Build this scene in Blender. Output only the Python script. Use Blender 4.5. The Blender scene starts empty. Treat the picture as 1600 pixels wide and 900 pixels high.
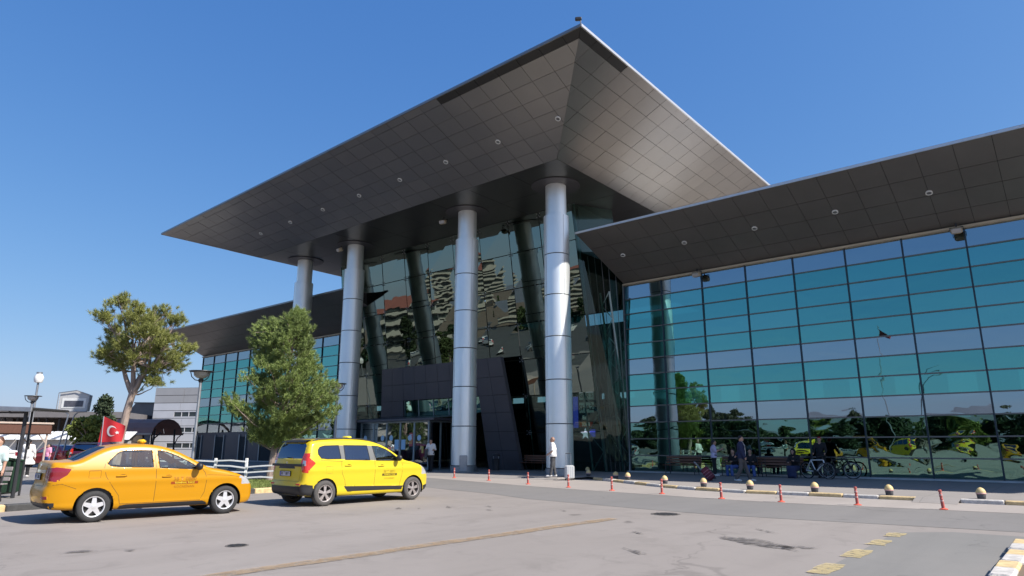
import bpy, math, random
import numpy as np
from mathutils import Vector, Matrix
R = math.radians
random.seed(7)
rng = np.random.default_rng(11)
scene = bpy.context.scene
col = scene.collection

# ---------------------------------------------------------------- camera
cam_d = bpy.data.cameras.new('camera')
cam = bpy.data.objects.new('camera', cam_d)
col.objects.link(cam)
cam.location = (0, 0, 1.5)
cam.rotation_euler = (R(90 + 13.28), 0, R(39.8))
cam_d.sensor_width = 36
cam_d.lens = 1042 / 1600 * 36
cam_d.clip_start = 0.1
cam_d.clip_end = 12000
scene.camera = cam
# ---------------------------------------------------------------- world, sun, exposure
SUN = Vector((0.94, 0.21, 0.98)).normalized()
w = bpy.data.worlds.new('World')
scene.world = w
w.use_nodes = True
nt = w.node_tree
sky = nt.nodes.new('ShaderNodeTexSky')
sky.sky_type = 'NISHITA'
sky.sun_disc = False
sky.sun_elevation = math.asin(SUN.z)
sky.sun_rotation = math.atan2(SUN.x, SUN.y)
sky.altitude = 0
sky.air_density = 1.0
sky.dust_density = 1.0
sky.ozone_density = 3.0
nt.nodes['Background'].inputs[1].default_value = 0.072
# gentle per-channel response curve over the whole sky (the deep, clear blue of a dry plateau)
sp_ = nt.nodes.new('ShaderNodeSeparateColor'); cb_ = nt.nodes.new('ShaderNodeCombineColor')
nt.links.new(sky.outputs[0], sp_.inputs[0])
for k_, (g_, f_) in enumerate(((1.04, 0.92), (0.72, 0.82), (0.43, 0.93))):
    pw = nt.nodes.new('ShaderNodeMath'); pw.operation = 'POWER'; pw.inputs[1].default_value = g_
    ml = nt.nodes.new('ShaderNodeMath'); ml.operation = 'MULTIPLY'; ml.inputs[1].default_value = 10 * f_ * 0.1 ** g_
    nt.links.new(sp_.outputs[k_], pw.inputs[0]); nt.links.new(pw.outputs[0], ml.inputs[0]); nt.links.new(ml.outputs[0], cb_.inputs[k_])
nt.links.new(cb_.outputs[0], nt.nodes['Background'].inputs[0])
sd = bpy.data.lights.new('sun', 'SUN')
sd.energy = 4.9
sd.angle = R(0.53)
sd.color = (1, 0.95, 0.88)
so = bpy.data.objects.new('sun', sd)
col.objects.link(so)
so.rotation_euler = (-SUN).to_track_quat('-Z', 'Y').to_euler()
so.location = (20, 5, 30)
scene.view_settings.view_transform = 'Standard'
scene.view_settings.look = 'None'
scene.view_settings.exposure = 0.6
scene.view_settings.gamma = 1

# ---------------------------------------------------------------- helpers
def tag(o, label=None, cat=None, group=None, kind=None):
    if label: o['label'] = label
    if cat: o['category'] = cat
    if group: o['group'] = group
    if kind: o['kind'] = kind
    return o

def empty(name, loc=(0, 0, 0), rz=0, label=None, cat=None, group=None):
    o = bpy.data.objects.new(name, None)
    o.empty_display_size = 0.3
    col.objects.link(o)
    o.location = loc
    o.rotation_euler = (0, 0, rz)
    return tag(o, label, cat, group)

KIDS = {}
def link(name, me, parent=None):
    o = bpy.data.objects.new(name, me)
    col.objects.link(o)
    if parent is not None:
        o.parent = parent
        KIDS.setdefault(parent.name, []).append(o)
    return o

def dup(o, loc=None, rz=None, label=None, group=None, parent=None, skip=()):
    c = o.copy()
    col.objects.link(c)
    if parent is not None:
        c.parent = parent
        KIDS.setdefault(parent.name, []).append(c)
    if loc is not None: c.location = loc
    if rz is not None: c.rotation_euler = (0, 0, rz)
    if label: c['label'] = label
    if group: c['group'] = group
    for ch in KIDS.get(o.name, []):
        if ch.name.split('.')[0] in skip: continue
        dup(ch, parent=c, skip=skip)
    return c

def allkids(o):
    out = [o]
    for ch in KIDS.get(o.name, []): out += allkids(ch)
    return out

class MB:
    def __init__(s):
        s.v = []; s.f = []; s.m = []
    def add(s, vs, fs, mi=0):
        b = len(s.v)
        s.v += [tuple(p) for p in vs]
        s.f += [tuple(i + b for i in f) for f in fs]
        s.m += [mi] * len(fs)
        return s
    def box(s, c, d, rot=None, mi=0):
        hx, hy, hz = d[0] / 2, d[1] / 2, d[2] / 2
        vs = [Vector((x, y, z)) for x in (-hx, hx) for y in (-hy, hy) for z in (-hz, hz)]
        if rot is not None:
            if isinstance(rot, (int, float)): rot = Matrix.Rotation(rot, 3, 'Z')
            vs = [rot @ p for p in vs]
        c = Vector(c)
        return s.add([p + c for p in vs], [(0, 1, 3, 2), (4, 6, 7, 5), (0, 4, 5, 1), (2, 3, 7, 6), (0, 2, 6, 4), (1, 5, 7, 3)], mi)
    def bbox(s, lo, hi, mi=0):
        return s.box([(a + b) / 2 for a, b in zip(lo, hi)], [b - a for a, b in zip(lo, hi)], None, mi)
    def rbox(s, c, d, r, rot=None, mi=0):       # box with chamfered edges (in all directions)
        hx, hy, hz = d[0] / 2, d[1] / 2, d[2] / 2
        vs = []
        def ring(x, y, z):
            q = min(r, x * .9, y * .9)
            return [Vector(p) for p in ((x - q, -y, z), (x, -y + q, z), (x, y - q, z), (x - q, y, z), (-x + q, y, z), (-x, y - q, z), (-x, -y + q, z), (-x + q, -y, z))]
        rr = min(r, hz * .9)
        vs = ring(hx - rr, hy - rr, -hz) + ring(hx, hy, -hz + rr) + ring(hx, hy, hz - rr) + ring(hx - rr, hy - rr, hz)
        fs = [tuple(range(7, -1, -1)), tuple(range(24, 32))]
        for k in range(3):
            for i in range(8):
                j = (i + 1) % 8
                fs.append((k * 8 + i, k * 8 + j, k * 8 + 8 + j, k * 8 + 8 + i))
        if rot is not None:
            if isinstance(rot, (int, float)): rot = Matrix.Rotation(rot, 3, 'Z')
            vs = [rot @ p for p in vs]
        c = Vector(c)
        return s.add([p + c for p in vs], fs, mi)
    def tube(s, a, b, r0, r1=None, n=8, mi=0, cap=True):
        if r1 is None: r1 = r0
        a = Vector(a); b = Vector(b); d = (b - a)
        if d.length < 1e-6: return s
        d.normalize()
        u = d.orthogonal().normalized(); v = d.cross(u)
        vs = []
        for p, r in ((a, r0), (b, r1)):
            for i in range(n):
                t = 2 * math.pi * i / n
                vs.append(p + (u * math.cos(t) + v * math.sin(t)) * r)
        fs = [(i, (i + 1) % n, n + (i + 1) % n, n + i) for i in range(n)]
        if cap: fs += [tuple(range(n - 1, -1, -1)), tuple(range(n, 2 * n))]
        return s.add(vs, fs, mi)
    def path(s, pts, r, n=8, mi=0, closed=False):
        pts = [Vector(p) for p in pts]
        k = len(pts); rings = []; up = None
        for i in range(k):
            if closed: d = pts[(i + 1) % k] - pts[i - 1]
            else: d = pts[min(i + 1, k - 1)] - pts[max(i - 1, 0)]
            d.normalize()
            u = d.orthogonal() if up is None else up - d * up.dot(d)
            u.normalize(); up = u; v = d.cross(u)
            rr = r[i] if isinstance(r, (list, tuple)) else r
            rings.append([pts[i] + (u * math.cos(2 * math.pi * j / n) + v * math.sin(2 * math.pi * j / n)) * rr for j in range(n)])
        vs = [p for q in rings for p in q]; fs = []
        for i in range(k if closed else k - 1):
            a = i * n; b = ((i + 1) % k) * n
            for j in range(n): fs.append((a + j, a + (j + 1) % n, b + (j + 1) % n, b + j))
        if not closed: fs += [tuple(range(n - 1, -1, -1)), tuple(range((k - 1) * n, k * n))]
        return s.add(vs, fs, mi)
    def lathe(s, prof, c=(0, 0, 0), n=24, axis='z', mi=0, closed=False, cap=True):
        vs = []
        for (r, z) in prof:
            for i in range(n):
                t = 2 * math.pi * i / n
                x, y = r * math.cos(t), r * math.sin(t)
                p = (x, y, z) if axis == 'z' else ((z, x, y) if axis == 'x' else (x, z, y))
                vs.append((p[0] + c[0], p[1] + c[1], p[2] + c[2]))
        fs = []
        K = len(prof)
        for k in range(K if closed else K - 1):
            a = k * n; b = ((k + 1) % K) * n
            for i in range(n):
                j = (i + 1) % n
                fs.append((a + i, a + j, b + j, b + i))
        if not closed and cap:
            if prof[0][0] > 1e-4: fs.append(tuple(range(n - 1, -1, -1)))
            if prof[-1][0] > 1e-4: fs.append(tuple(range((K - 1) * n, K * n)))
        return s.add(vs, fs, mi)
    def poly(s, pts, nrm=None, th=0.0, mi=0):    # flat polygon, optional thickness along -nrm
        pts = [Vector(p) for p in pts]; n = len(pts)
        if th == 0: return s.add(pts, [tuple(range(n))], mi)
        nn = Vector(nrm).normalized() if nrm is not None else (pts[1] - pts[0]).cross(pts[2] - pts[0]).normalized()
        vs = pts + [p - nn * th for p in pts]
        fs = [tuple(range(n)), tuple(range(2 * n - 1, n - 1, -1))] + [(i, n + i, n + (i + 1) % n, (i + 1) % n) for i in range(n)]
        return s.add(vs, fs, mi)
    def build(s, name, mats, parent=None, smooth=False, org=None, angle=None):
        me = bpy.data.meshes.new(name)
        vs = s.v
        if org is not None: vs = [(p[0] - org[0], p[1] - org[1], p[2] - org[2]) for p in vs]
        me.from_pydata(vs, [], s.f)
        if not isinstance(mats, (list, tuple)): mats = [mats]
        for m in mats: me.materials.append(m)
        if len(mats) > 1: me.polygons.foreach_set('material_index', s.m)
        me.update()
        if smooth:
            me.polygons.foreach_set('use_smooth', [True] * len(s.f))
            me.set_sharp_from_angle(angle=R(angle or 35))
        return link(name, me, parent)

def np_mesh(name, V, F, mats, parent=None, smooth=True, mi=None):
    me = bpy.data.meshes.new(name)
    V = np.asarray(V, dtype=np.float32); F = np.asarray(F, dtype=np.int32)
    k = F.shape[1]
    me.vertices.add(len(V)); me.vertices.foreach_set('co', V.ravel())
    me.loops.add(F.size); me.loops.foreach_set('vertex_index', F.ravel())
    me.polygons.add(len(F)); me.polygons.foreach_set('loop_start', np.arange(0, F.size, k, dtype=np.int32))
    if not isinstance(mats, (list, tuple)): mats = [mats]
    for m in mats: me.materials.append(m)
    if mi is not None: me.polygons.foreach_set('material_index', np.asarray(mi, dtype=np.int32))
    me.update(calc_edges=True)
    me.polygons.foreach_set('use_smooth', [smooth] * len(F))
    me.validate()
    return link(name, me, parent)

# ---------------------------------------------------------------- materials
def mat(name, c, r=0.6, m=0.0, var=0.12, vs=2.0, bump=0.0, bs=30, coat=0.0, spec=0.5, c2=None, stretch=None, emis=None):
    mt = bpy.data.materials.new(name); mt.use_nodes = True
    n = mt.node_tree.nodes; l = mt.node_tree.links
    b = n['Principled BSDF']
    b.inputs['Roughness'].default_value = r
    b.inputs['Metallic'].default_value = m
    b.inputs['Coat Weight'].default_value = coat
    b.inputs['Coat Roughness'].default_value = 0.06
    b.inputs['Specular IOR Level'].default_value = spec
    tc = n.new('ShaderNodeTexCoord'); vec = tc.outputs['Object']
    if stretch:
        mp = n.new('ShaderNodeMapping'); mp.inputs['Scale'].default_value = stretch
        l.new(vec, mp.inputs[0]); vec = mp.outputs[0]
    if var > 0:
        t = n.new('ShaderNodeTexNoise'); t.inputs['Scale'].default_value = vs; t.inputs['Detail'].default_value = 6; t.inputs['Roughness'].default_value = 0.65
        l.new(vec, t.inputs['Vector'])
        mr = n.new('ShaderNodeMapRange'); mr.inputs[1].default_value = 0.3; mr.inputs[2].default_value = 0.7
        l.new(t.outputs['Fac'], mr.inputs[0])
        mx = n.new('ShaderNodeMix'); mx.data_type = 'RGBA'
        l.new(mr.outputs[0], mx.inputs['Factor'])
        a = [x * (1 - var) for x in c[:3]] + [1]
        z = [min(1, x * (1 + var)) for x in (c2 or c)[:3]] + [1]
        mx.inputs['A'].default_value = a; mx.inputs['B'].default_value = z
        l.new(mx.outputs['Result'], b.inputs['Base Color'])
    else:
        b.inputs['Base Color'].default_value = (*c[:3], 1)
    if bump > 0:
        t2 = n.new('ShaderNodeTexNoise'); t2.inputs['Scale'].default_value = bs; t2.inputs['Detail'].default_value = 4
        l.new(vec, t2.inputs['Vector'])
        bp = n.new('ShaderNodeBump'); bp.inputs['Strength'].default_value = bump; bp.inputs['Distance'].default_value = 0.02
        l.new(t2.outputs['Fac'], bp.inputs['Height']); l.new(bp.outputs[0], b.inputs['Normal'])
    if emis:
        b.inputs['Emission Color'].default_value = (*emis[:3], 1); b.inputs['Emission Strength'].default_value = emis[3]
    return mt

def glass_mat(name, trans, refl, rough=0.0, wave=0.0, ws=0.6, wd=1.0):
    """coated sheet glass: tinted see-through plus a tinted mirror reflection, slightly wavy"""
    mt = bpy.data.materials.new(name); mt.use_nodes = True
    n = mt.node_tree.nodes; l = mt.node_tree.links
    n.remove(n['Principled BSDF'])
    tr = n.new('ShaderNodeBsdfTransparent'); tr.inputs[0].default_value = (*trans, 1)
    gl = n.new('ShaderNodeBsdfGlossy'); gl.inputs['Color'].default_value = (*refl, 1); gl.inputs['Roughness'].default_value = rough
    ad = n.new('ShaderNodeAddShader')
    l.new(tr.outputs[0], ad.inputs[0]); l.new(gl.outputs[0], ad.inputs[1])
    l.new(ad.outputs[0], n['Material Output'].inputs[0])
    if wave > 0:
        ge = n.new('ShaderNodeNewGeometry')
        t = n.new('ShaderNodeTexNoise'); t.inputs['Scale'].default_value = ws; t.inputs['Detail'].default_value = 1.5; t.inputs['Distortion'].default_value = 0.6
        mp = n.new('ShaderNodeMapping'); mp.inputs['Scale'].default_value = (1, 1, 1.8)
        l.new(ge.outputs['Position'], mp.inputs[0]); l.new(mp.outputs[0], t.inputs['Vector'])
        bp = n.new('ShaderNodeBump'); bp.inputs['Strength'].default_value = 1.0; bp.inputs['Distance'].default_value = wave
        l.new(t.outputs['Fac'], bp.inputs['Height']); l.new(bp.outputs[0], gl.inputs['Normal'])
    return mt

def text_mesh(txt, size, parent, name, m, origin, ux, uy, up=0.004, align='CENTER', bold=0.0):
    cu = bpy.data.curves.new('lettering', 'FONT'); cu.body = txt; cu.size = size
    cu.align_x = align; cu.align_y = 'CENTER'; cu.offset = bold; cu.resolution_u = 2
    o = bpy.data.objects.new('lettering', cu); col.objects.link(o)
    dg = bpy.context.evaluated_depsgraph_get(); dg.update()
    me = bpy.data.meshes.new_from_object(o.evaluated_get(dg))
    bpy.data.objects.remove(o)
    ux = Vector(ux).normalized(); uy = Vector(uy).normalized(); nz = ux.cross(uy)
    org = Vector(origin)
    if callable(up):
        for v in me.vertices: v.co = up(org, v.co.x, v.co.y)
    else:
        for v in me.vertices: v.co = org + ux * v.co.x + uy * v.co.y + nz * up
    me.materials.clear(); me.materials.append(m)
    return link(name, me, parent)

# ---------------------------------------------------------------- implicit surfaces
def surface_nets(fn, lo, hi, h):
    ax = [np.arange(lo[i], hi[i] + h, h) for i in range(3)]
    X, Y, Z = np.meshgrid(*ax, indexing='ij')
    F = fn(X, Y, Z).astype(np.float32)
    nx, ny, nz = F.shape
    S = F < 0
    acc = np.zeros((nx - 1, ny - 1, nz - 1, 3), np.float32); cnt = np.zeros((nx - 1, ny - 1, nz - 1), np.float32)
    idx = np.stack(np.meshgrid(np.arange(nx - 1), np.arange(ny - 1), np.arange(nz - 1), indexing='ij'), -1).astype(np.float32)
    for axis in range(3):
        for a in (0, 1):
            for b in (0, 1):
                o = [0, 0, 0]; others = [k for k in range(3) if k != axis]
                o[others[0]] = a; o[others[1]] = b
                p = list(o); p[axis] += 1
                s0 = tuple(slice(o[k], o[k] + (nx, ny, nz)[k] - 1) for k in range(3))
                s1 = tuple(slice(p[k], p[k] + (nx, ny, nz)[k] - 1) for k in range(3))
                f0 = F[s0]; f1 = F[s1]
                cr = (f0 < 0) != (f1 < 0)
                t = np.where(cr, f0 / np.where(np.abs(f0 - f1) < 1e-9, 1e-9, f0 - f1), 0)
                pos = idx.copy(); 
                for k in range(3): pos[..., k] += o[k]
                pos[..., axis] += t
                acc += np.where(cr[..., None], pos, 0); cnt += cr
    act = cnt > 0
    ids = -np.ones(act.shape, np.int64); ids[act] = np.arange(act.sum())
    V = acc[act] / cnt[act][:, None]
    V = V * h + np.array(lo, np.float32)
    quads = []
    def em(axis):
        sl0 = [slice(1, None)] * 3; sl1 = [slice(1, None)] * 3
        A = F.shape
        # edges along axis at interior points
        rng_ = [slice(1, A[k] - 1) for k in range(3)]
        r0 = list(rng_); r1 = list(rng_)
        r0[axis] = slice(0, A[axis] - 1); r1[axis] = slice(1, A[axis])
        s0 = S[tuple(r0)]; s1 = S[tuple(r1)]
        for flip, m in ((False, s0 & ~s1), (True, ~s0 & s1)):
            w_ = np.argwhere(m)
            if len(w_) == 0: continue
            w_ = w_ + np.array([0 if k == axis else 1 for k in range(3)])
            b, c = [(1, 2), (2, 0), (0, 1)][axis]
            def I(db, dc):
                q = w_.copy(); q[:, b] += db; q[:, c] += dc
                return ids[q[:, 0], q[:, 1], q[:, 2]]
            Q = np.stack([I(-1, -1), I(0, -1), I(0, 0), I(-1, 0)], 1)
            if flip: Q = Q[:, ::-1]
            quads.append(Q)
    for a in range(3): em(a)
    Q = np.concatenate(quads)
    Q = Q[(Q >= 0).all(1)]
    return V, Q

def smin(a, b, k):
    h = np.clip(0.5 + 0.5 * (b - a) / k, 0, 1)
    return b + (a - b) * h - k * h * (1 - h)
def smax(a, b, k): return -smin(-a, -b, k)

def capsule(P, a, b, ra, rb):
    X, Y, Z = P
    ba = np.array(b, float) - np.array(a, float); L = float(ba @ ba) + 1e-9
    px, py, pz = X - a[0], Y - a[1], Z - a[2]
    t = np.clip((px * ba[0] + py * ba[1] + pz * ba[2]) / L, 0, 1)
    return np.sqrt((px - ba[0] * t) ** 2 + (py - ba[1] * t) ** 2 + (pz - ba[2] * t) ** 2) - (ra + (rb - ra) * t)

def poly_sdf(px, py, pts):
    pts = np.array(pts, float); n = len(pts)
    d = np.full(px.shape, 1e9); ins = np.zeros(px.shape, bool)
    for i in range(n):
        a = pts[i]; b = pts[(i + 1) % n]; e = b - a
        wx, wy = px - a[0], py - a[1]
        t = np.clip((wx * e[0] + wy * e[1]) / (e @ e + 1e-12), 0, 1)
        d = np.minimum(d, (wx - e[0] * t) ** 2 + (wy - e[1] * t) ** 2)
        c = (a[1] > py) != (b[1] > py)
        ins ^= c & (px < (b[0] - a[0]) * (py - a[1]) / (b[1] - a[1] + 1e-12) + a[0])
    return np.where(ins, -1, 1) * np.sqrt(d)

def smooth_poly(pts, it=2):
    pts = [tuple(p) for p in pts]
    for _ in range(it):
        q = []
        n = len(pts)
        for i in range(n):
            a, b = pts[i], pts[(i + 1) % n]
            q.append((a[0] * .75 + b[0] * .25, a[1] * .75 + b[1] * .25)); q.append((a[0] * .25 + b[0] * .75, a[1] * .25 + b[1] * .75))
        pts = q
    return pts
# ---------------------------------------------------------------- ground materials
def paving_mat(name, c, c2, stain=0.5, crack=0.6, r=0.85, joints=None, sc=1.0):
    mt = bpy.data.materials.new(name); mt.use_nodes = True
    n = mt.node_tree.nodes; l = mt.node_tree.links; b = n['Principled BSDF']
    b.inputs['Roughness'].default_value = r; b.inputs['Specular IOR Level'].default_value = 0.3
    tc = n.new('ShaderNodeTexCoord'); vec = tc.outputs['Object']
    def noise(s, det=6, ro=0.6, dist=0.0, vec_=None):
        t = n.new('ShaderNodeTexNoise'); t.inputs['Scale'].default_value = s * sc; t.inputs['Detail'].default_value = det
        t.inputs['Roughness'].default_value = ro; t.inputs['Distortion'].default_value = dist
        l.new(vec_ or vec, t.inputs['Vector']); return t.outputs['Fac']
    def rng_(x, a, z, to0=0.0, to1=1.0):
        m = n.new('ShaderNodeMapRange'); m.inputs[1].default_value = a; m.inputs[2].default_value = z
        m.inputs[3].default_value = to0; m.inputs[4].default_value = to1; l.new(x, m.inputs[0]); return m.outputs[0]
    def mix(f, A, B, mode='MIX'):
        m = n.new('ShaderNodeMix'); m.data_type = 'RGBA'; m.blend_type = mode
        for k, v in (('Factor', f), ('A', A), ('B', B)):
            if isinstance(v, (float, int)): m.inputs[k].default_value = v
            elif isinstance(v, tuple): m.inputs[k].default_value = (*v[:3], 1)
            else: l.new(v, m.inputs[k])
        return m.outputs['Result']
    base = mix(rng_(noise(0.11, 5, 0.6, 1.2), 0.35, 0.65), c, c2)
    # wheel-worn streaks along the traffic direction
    mp = n.new('ShaderNodeMapping'); mp.inputs['Scale'].default_value = (1.3, 0.12, 1); mp.inputs['Rotation'].default_value = (0, 0, R(-12)); l.new(vec, mp.inputs[0])
    base = mix(rng_(noise(1.0, 4, 0.6, 0.4, mp.outputs[0]), 0.45, 0.75, 0, 0.28), base, tuple(x * 0.72 for x in c))
    base = mix(rng_(noise(1.1, 8, 0.7, 0.8), 0.52, 0.72, 0, 0.35 * stain), base, tuple(x * 0.6 for x in c))
    base = mix(rng_(noise(0.45, 8, 0.75, 1.5), 0.62, 0.74, 0, 0.75 * stain), base, tuple(x * 0.5 for x in c))
    base = mix(rng_(noise(0.8, 8, 0.75, 1.0), 0.62, 0.8, 0, 0.5 * stain), base, tuple(min(1, x * 1.35) for x in c2))
    base = mix(rng_(noise(130, 3, 0.7), 0.3, 0.7, 0.0, 0.22), base, tuple(x * 0.45 for x in c))
    base = mix(rng_(noise(38, 3, 0.7), 0.62, 0.8, 0.0, 0.4), base, tuple(min(1, x * 1.5) for x in c2))
    # cracks
    wv = n.new('ShaderNodeTexNoise'); wv.inputs['Scale'].default_value = 0.6; wv.inputs['Detail'].default_value = 5; l.new(vec, wv.inputs['Vector'])
    va = n.new('ShaderNodeVectorMath'); va.operation = 'MULTIPLY_ADD'; l.new(wv.outputs['Color'], va.inputs[0]); va.inputs[1].default_value = (2.4, 2.4, 0); l.new(vec, va.inputs[2])
    vo = n.new('ShaderNodeTexVoronoi'); vo.feature = 'DISTANCE_TO_EDGE'; vo.inputs['Scale'].default_value = 0.17; l.new(va.outputs[0], vo.inputs['Vector'])
    cr = rng_(vo.outputs['Distance'], 0.0015, 0.005, 1.0, 0.0)
    m2 = n.new('ShaderNodeMath'); m2.operation = 'MULTIPLY'; l.new(cr, m2.inputs[0]); l.new(rng_(noise(0.3, 3), 0.5, 0.62, 0, crack), m2.inputs[1])
    base = mix(m2.outputs[0], base, tuple(x * 0.25 for x in c))
    # small oil spots
    v2 = n.new('ShaderNodeTexVoronoi'); v2.inputs['Scale'].default_value = 0.55; v2.inputs['Randomness'].default_value = 1; l.new(va.outputs[0], v2.inputs['Vector'])
    base = mix(rng_(v2.outputs['Distance'], 0.03, 0.09, 0.5 * stain, 0.0), base, tuple(x * 0.3 for x in c))
    if joints:
        br = n.new('ShaderNodeTexBrick'); br.offset = 0.0; br.inputs['Scale'].default_value = 1
        br.inputs['Brick Width'].default_value = joints[0]; br.inputs['Row Height'].default_value = joints[1]; br.inputs['Mortar Size'].default_value = 0.012
        br.inputs['Mortar Smooth'].default_value = 0.2
        l.new(vec, br.inputs['Vector'])
        base = mix(rng_(br.outputs['Fac'], 0, 1, 0, 0.45), base, tuple(x * 0.45 for x in c))
    l.new(base, b.inputs['Base Color'])
    bp = n.new('ShaderNodeBump'); bp.inputs['Strength'].default_value = 0.35; bp.inputs['Distance'].default_value = 0.01
    l.new(noise(60, 5, 0.7), bp.inputs['Height']); l.new(bp.outputs[0], b.inputs['Normal'])
    return mt

M = {}
def worn(mt, lo_, hi_, scale, keep=1.0, detail=8):
    """paint worn away in patches: lets the surface underneath show through"""
    n = mt.node_tree.nodes; l = mt.node_tree.links
    tc = n.new('ShaderNodeTexCoord'); t = n.new('ShaderNodeTexNoise'); t.inputs['Scale'].default_value = scale; t.inputs['Detail'].default_value = detail; t.inputs['Roughness'].default_value = .72
    l.new(tc.outputs['Object'], t.inputs['Vector'])
    m = n.new('ShaderNodeMapRange'); m.inputs[1].default_value = lo_; m.inputs[2].default_value = hi_; m.inputs[3].default_value = keep; m.inputs[4].default_value = 0.0
    l.new(t.outputs['Fac'], m.inputs[0])
    tr = n.new('ShaderNodeBsdfTransparent'); mx = n.new('ShaderNodeMixShader')
    l.new(m.outputs[0], mx.inputs[0]); l.new(tr.outputs[0], mx.inputs[1]); l.new(n['Principled BSDF'].outputs[0], mx.inputs[2]); l.new(mx.outputs[0], n['Material Output'].inputs[0])
    return mt
M['lot'] = paving_mat('worn_pink_grey_asphalt', (0.259, 0.231, 0.208), (0.295, 0.264, 0.241), 1.25, 0.3)
M['road'] = paving_mat('smooth_grey_asphalt', (0.194, 0.185, 0.176), (0.222, 0.208, 0.195), 0.5, 0.5)
M['concrete'] = paving_mat('pale_concrete_strip', (0.329, 0.292, 0.266), (0.377, 0.337, 0.305), 0.35, 0.35)
M['patch'] = paving_mat('newer_grey_asphalt', (0.193, 0.188, 0.176), (0.231, 0.22, 0.203), 0.4, 0.35)
M['walk'] = paving_mat('concrete_walkway', (0.28, 0.256, 0.238), (0.321, 0.292, 0.27), 0.35, 0.0, joints=(1.2, 1.2))
M['pave'] = paving_mat('grey_pavement', (0.222, 0.207, 0.2), (0.252, 0.237, 0.222), 0.4, 0.0, joints=(0.6, 0.6))
M['earth'] = paving_mat('dry_earth', (0.163, 0.118, 0.081), (0.2, 0.148, 0.104), 0.6, 0.0)
M['stain'] = worn(mat('dark_asphalt_patch', (0.11, 0.10, 0.095), 0.85, var=0.3, vs=9, bump=0.3, bs=80), .42, .60, 7, .85)
M['ochre'] = worn(mat('worn_yellow_road_paint', (0.36, 0.23, 0.12), 0.8, var=0.25, vs=9, bump=0.2, bs=70, c2=(0.36, 0.27, 0.17)), .48, .68, 4.5, .62)
M['dashy'] = worn(mat('faded_yellow_dash_paint', (0.50, 0.40, 0.20), 0.8, var=0.2, vs=11, bump=0.2, bs=70), .48, .66, 8, .72)
M['kerby'] = mat('kerb_yellow_paint', (0.58, 0.43, 0.22), 0.75, var=0.3, vs=7, bump=0.4, bs=40)
M['kerbw'] = mat('kerb_white_paint', (0.50, 0.47, 0.43), 0.75, var=0.28, vs=9, bump=0.4, bs=40)
M['kerbk'] = mat('kerb_black_paint', (0.05, 0.05, 0.05), 0.7, var=0.3, vs=9, bump=0.4, bs=40)
M['grass'] = mat('dry_lawn_soil', (0.12, 0.13, 0.045), 0.9, var=0.4, vs=4, bump=0.6, bs=60)
M['panel'] = mat('dark_grey_metal_panel', (0.275, 0.265, 0.256), 0.32, m=0.62, var=0.05, vs=0.35)
M['panel2'] = mat('dark_grey_metal_panel_greyer', (0.285, 0.273, 0.263), 0.33, m=0.62, var=0.06, vs=0.5)
M['panel3'] = mat('dark_grey_metal_panel_darker', (0.265, 0.257, 0.25), 0.31, m=0.62, var=0.05, vs=0.4)
M['panelk'] = mat('blackened_metal_panel', (0.035, 0.034, 0.034), 0.5, m=0.3, var=0.1, vs=0.5)
M['wingp'] = mat('wing_soffit_panel', (0.205, 0.192, 0.182), 0.42, m=0.45, var=0.08, vs=0.5)
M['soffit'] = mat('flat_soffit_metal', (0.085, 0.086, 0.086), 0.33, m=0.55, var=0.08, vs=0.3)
M['joint'] = mat('black_joint_backing', (0.02, 0.02, 0.02), 0.8, var=0)
M['trim'] = mat('bright_edge_trim', (0.62, 0.62, 0.62), 0.35, m=0.5, var=0.05)
M['bounce'] = mat('white_bounce_sheet', (0.72, 0.71, 0.70), 0.6, var=0.06, vs=0.4)
M['rooftop'] = mat('brownish_roof_gravel', (0.29, 0.255, 0.22), 0.8, m=0.0, var=0.08, vs=0.4)
M['steel'] = mat('column_steel_casing', (0.90, 0.93, 0.92), 0.43, m=0.72, var=0.05, vs=1.2, bump=0.05, bs=3, stretch=(1, 1, 0.3))
M['frame'] = mat('charcoal_cladding_panel', (0.078, 0.074, 0.084), 0.42, m=0.15, var=0.1, vs=0.6)
M['mull'] = mat('dark_blue_mullion', (0.03, 0.045, 0.06), 0.4, m=0.4, var=0)
M['mullh'] = mat('grey_transom_cap', (0.16, 0.16, 0.155), 0.4, m=0.6, var=0)
M['alu'] = mat('grey_aluminium_frame', (0.30, 0.36, 0.40), 0.35, m=0.6, var=0.04)
M['sill'] = mat('pale_stone_sill', (0.5, 0.48, 0.46), 0.6, var=0.1, vs=2)
M['gteal'] = glass_mat('teal_coated_glass', (0.10, 0.20, 0.18), (0.145, 0.37, 0.335), 0.012, 0.0045, 0.55)
M['gteal2'] = glass_mat('teal_coated_glass_paler', (0.11, 0.20, 0.19), (0.165, 0.385, 0.355), 0.02, 0.006, 0.5)
M['gteal3'] = glass_mat('teal_coated_glass_deeper', (0.09, 0.19, 0.165), (0.13, 0.345, 0.315), 0.012, 0.005, 0.7)
M['gblue'] = glass_mat('blue_grey_glass', (0.11, 0.13, 0.13), (0.32, 0.37, 0.39), 0.012, 0.0045, 0.55)
M['gdark'] = glass_mat('green_lower_glass', (0.12, 0.2, 0.165), (0.155, 0.275, 0.235), 0.006, 0.009, 0.6)
M['gport'] = glass_mat('dark_portal_glass', (0.05, 0.12, 0.10), (0.18, 0.215, 0.19), 0.008, 0.0055, 0.36)
M['gport2'] = glass_mat('lower_portal_glass', (0.46, 0.58, 0.54), (0.045, 0.055, 0.052), 0.004, 0.006, 0.5)
M['gclear'] = glass_mat('clear_door_glass', (0.42, 0.46, 0.46), (0.22, 0.24, 0.25), 0.0, 0.004, 0.7)
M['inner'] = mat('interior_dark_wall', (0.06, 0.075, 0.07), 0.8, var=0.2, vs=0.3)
M['ifloor'] = mat('interior_floor', (0.16, 0.16, 0.15), 0.3, var=0.1, vs=1)
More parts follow.
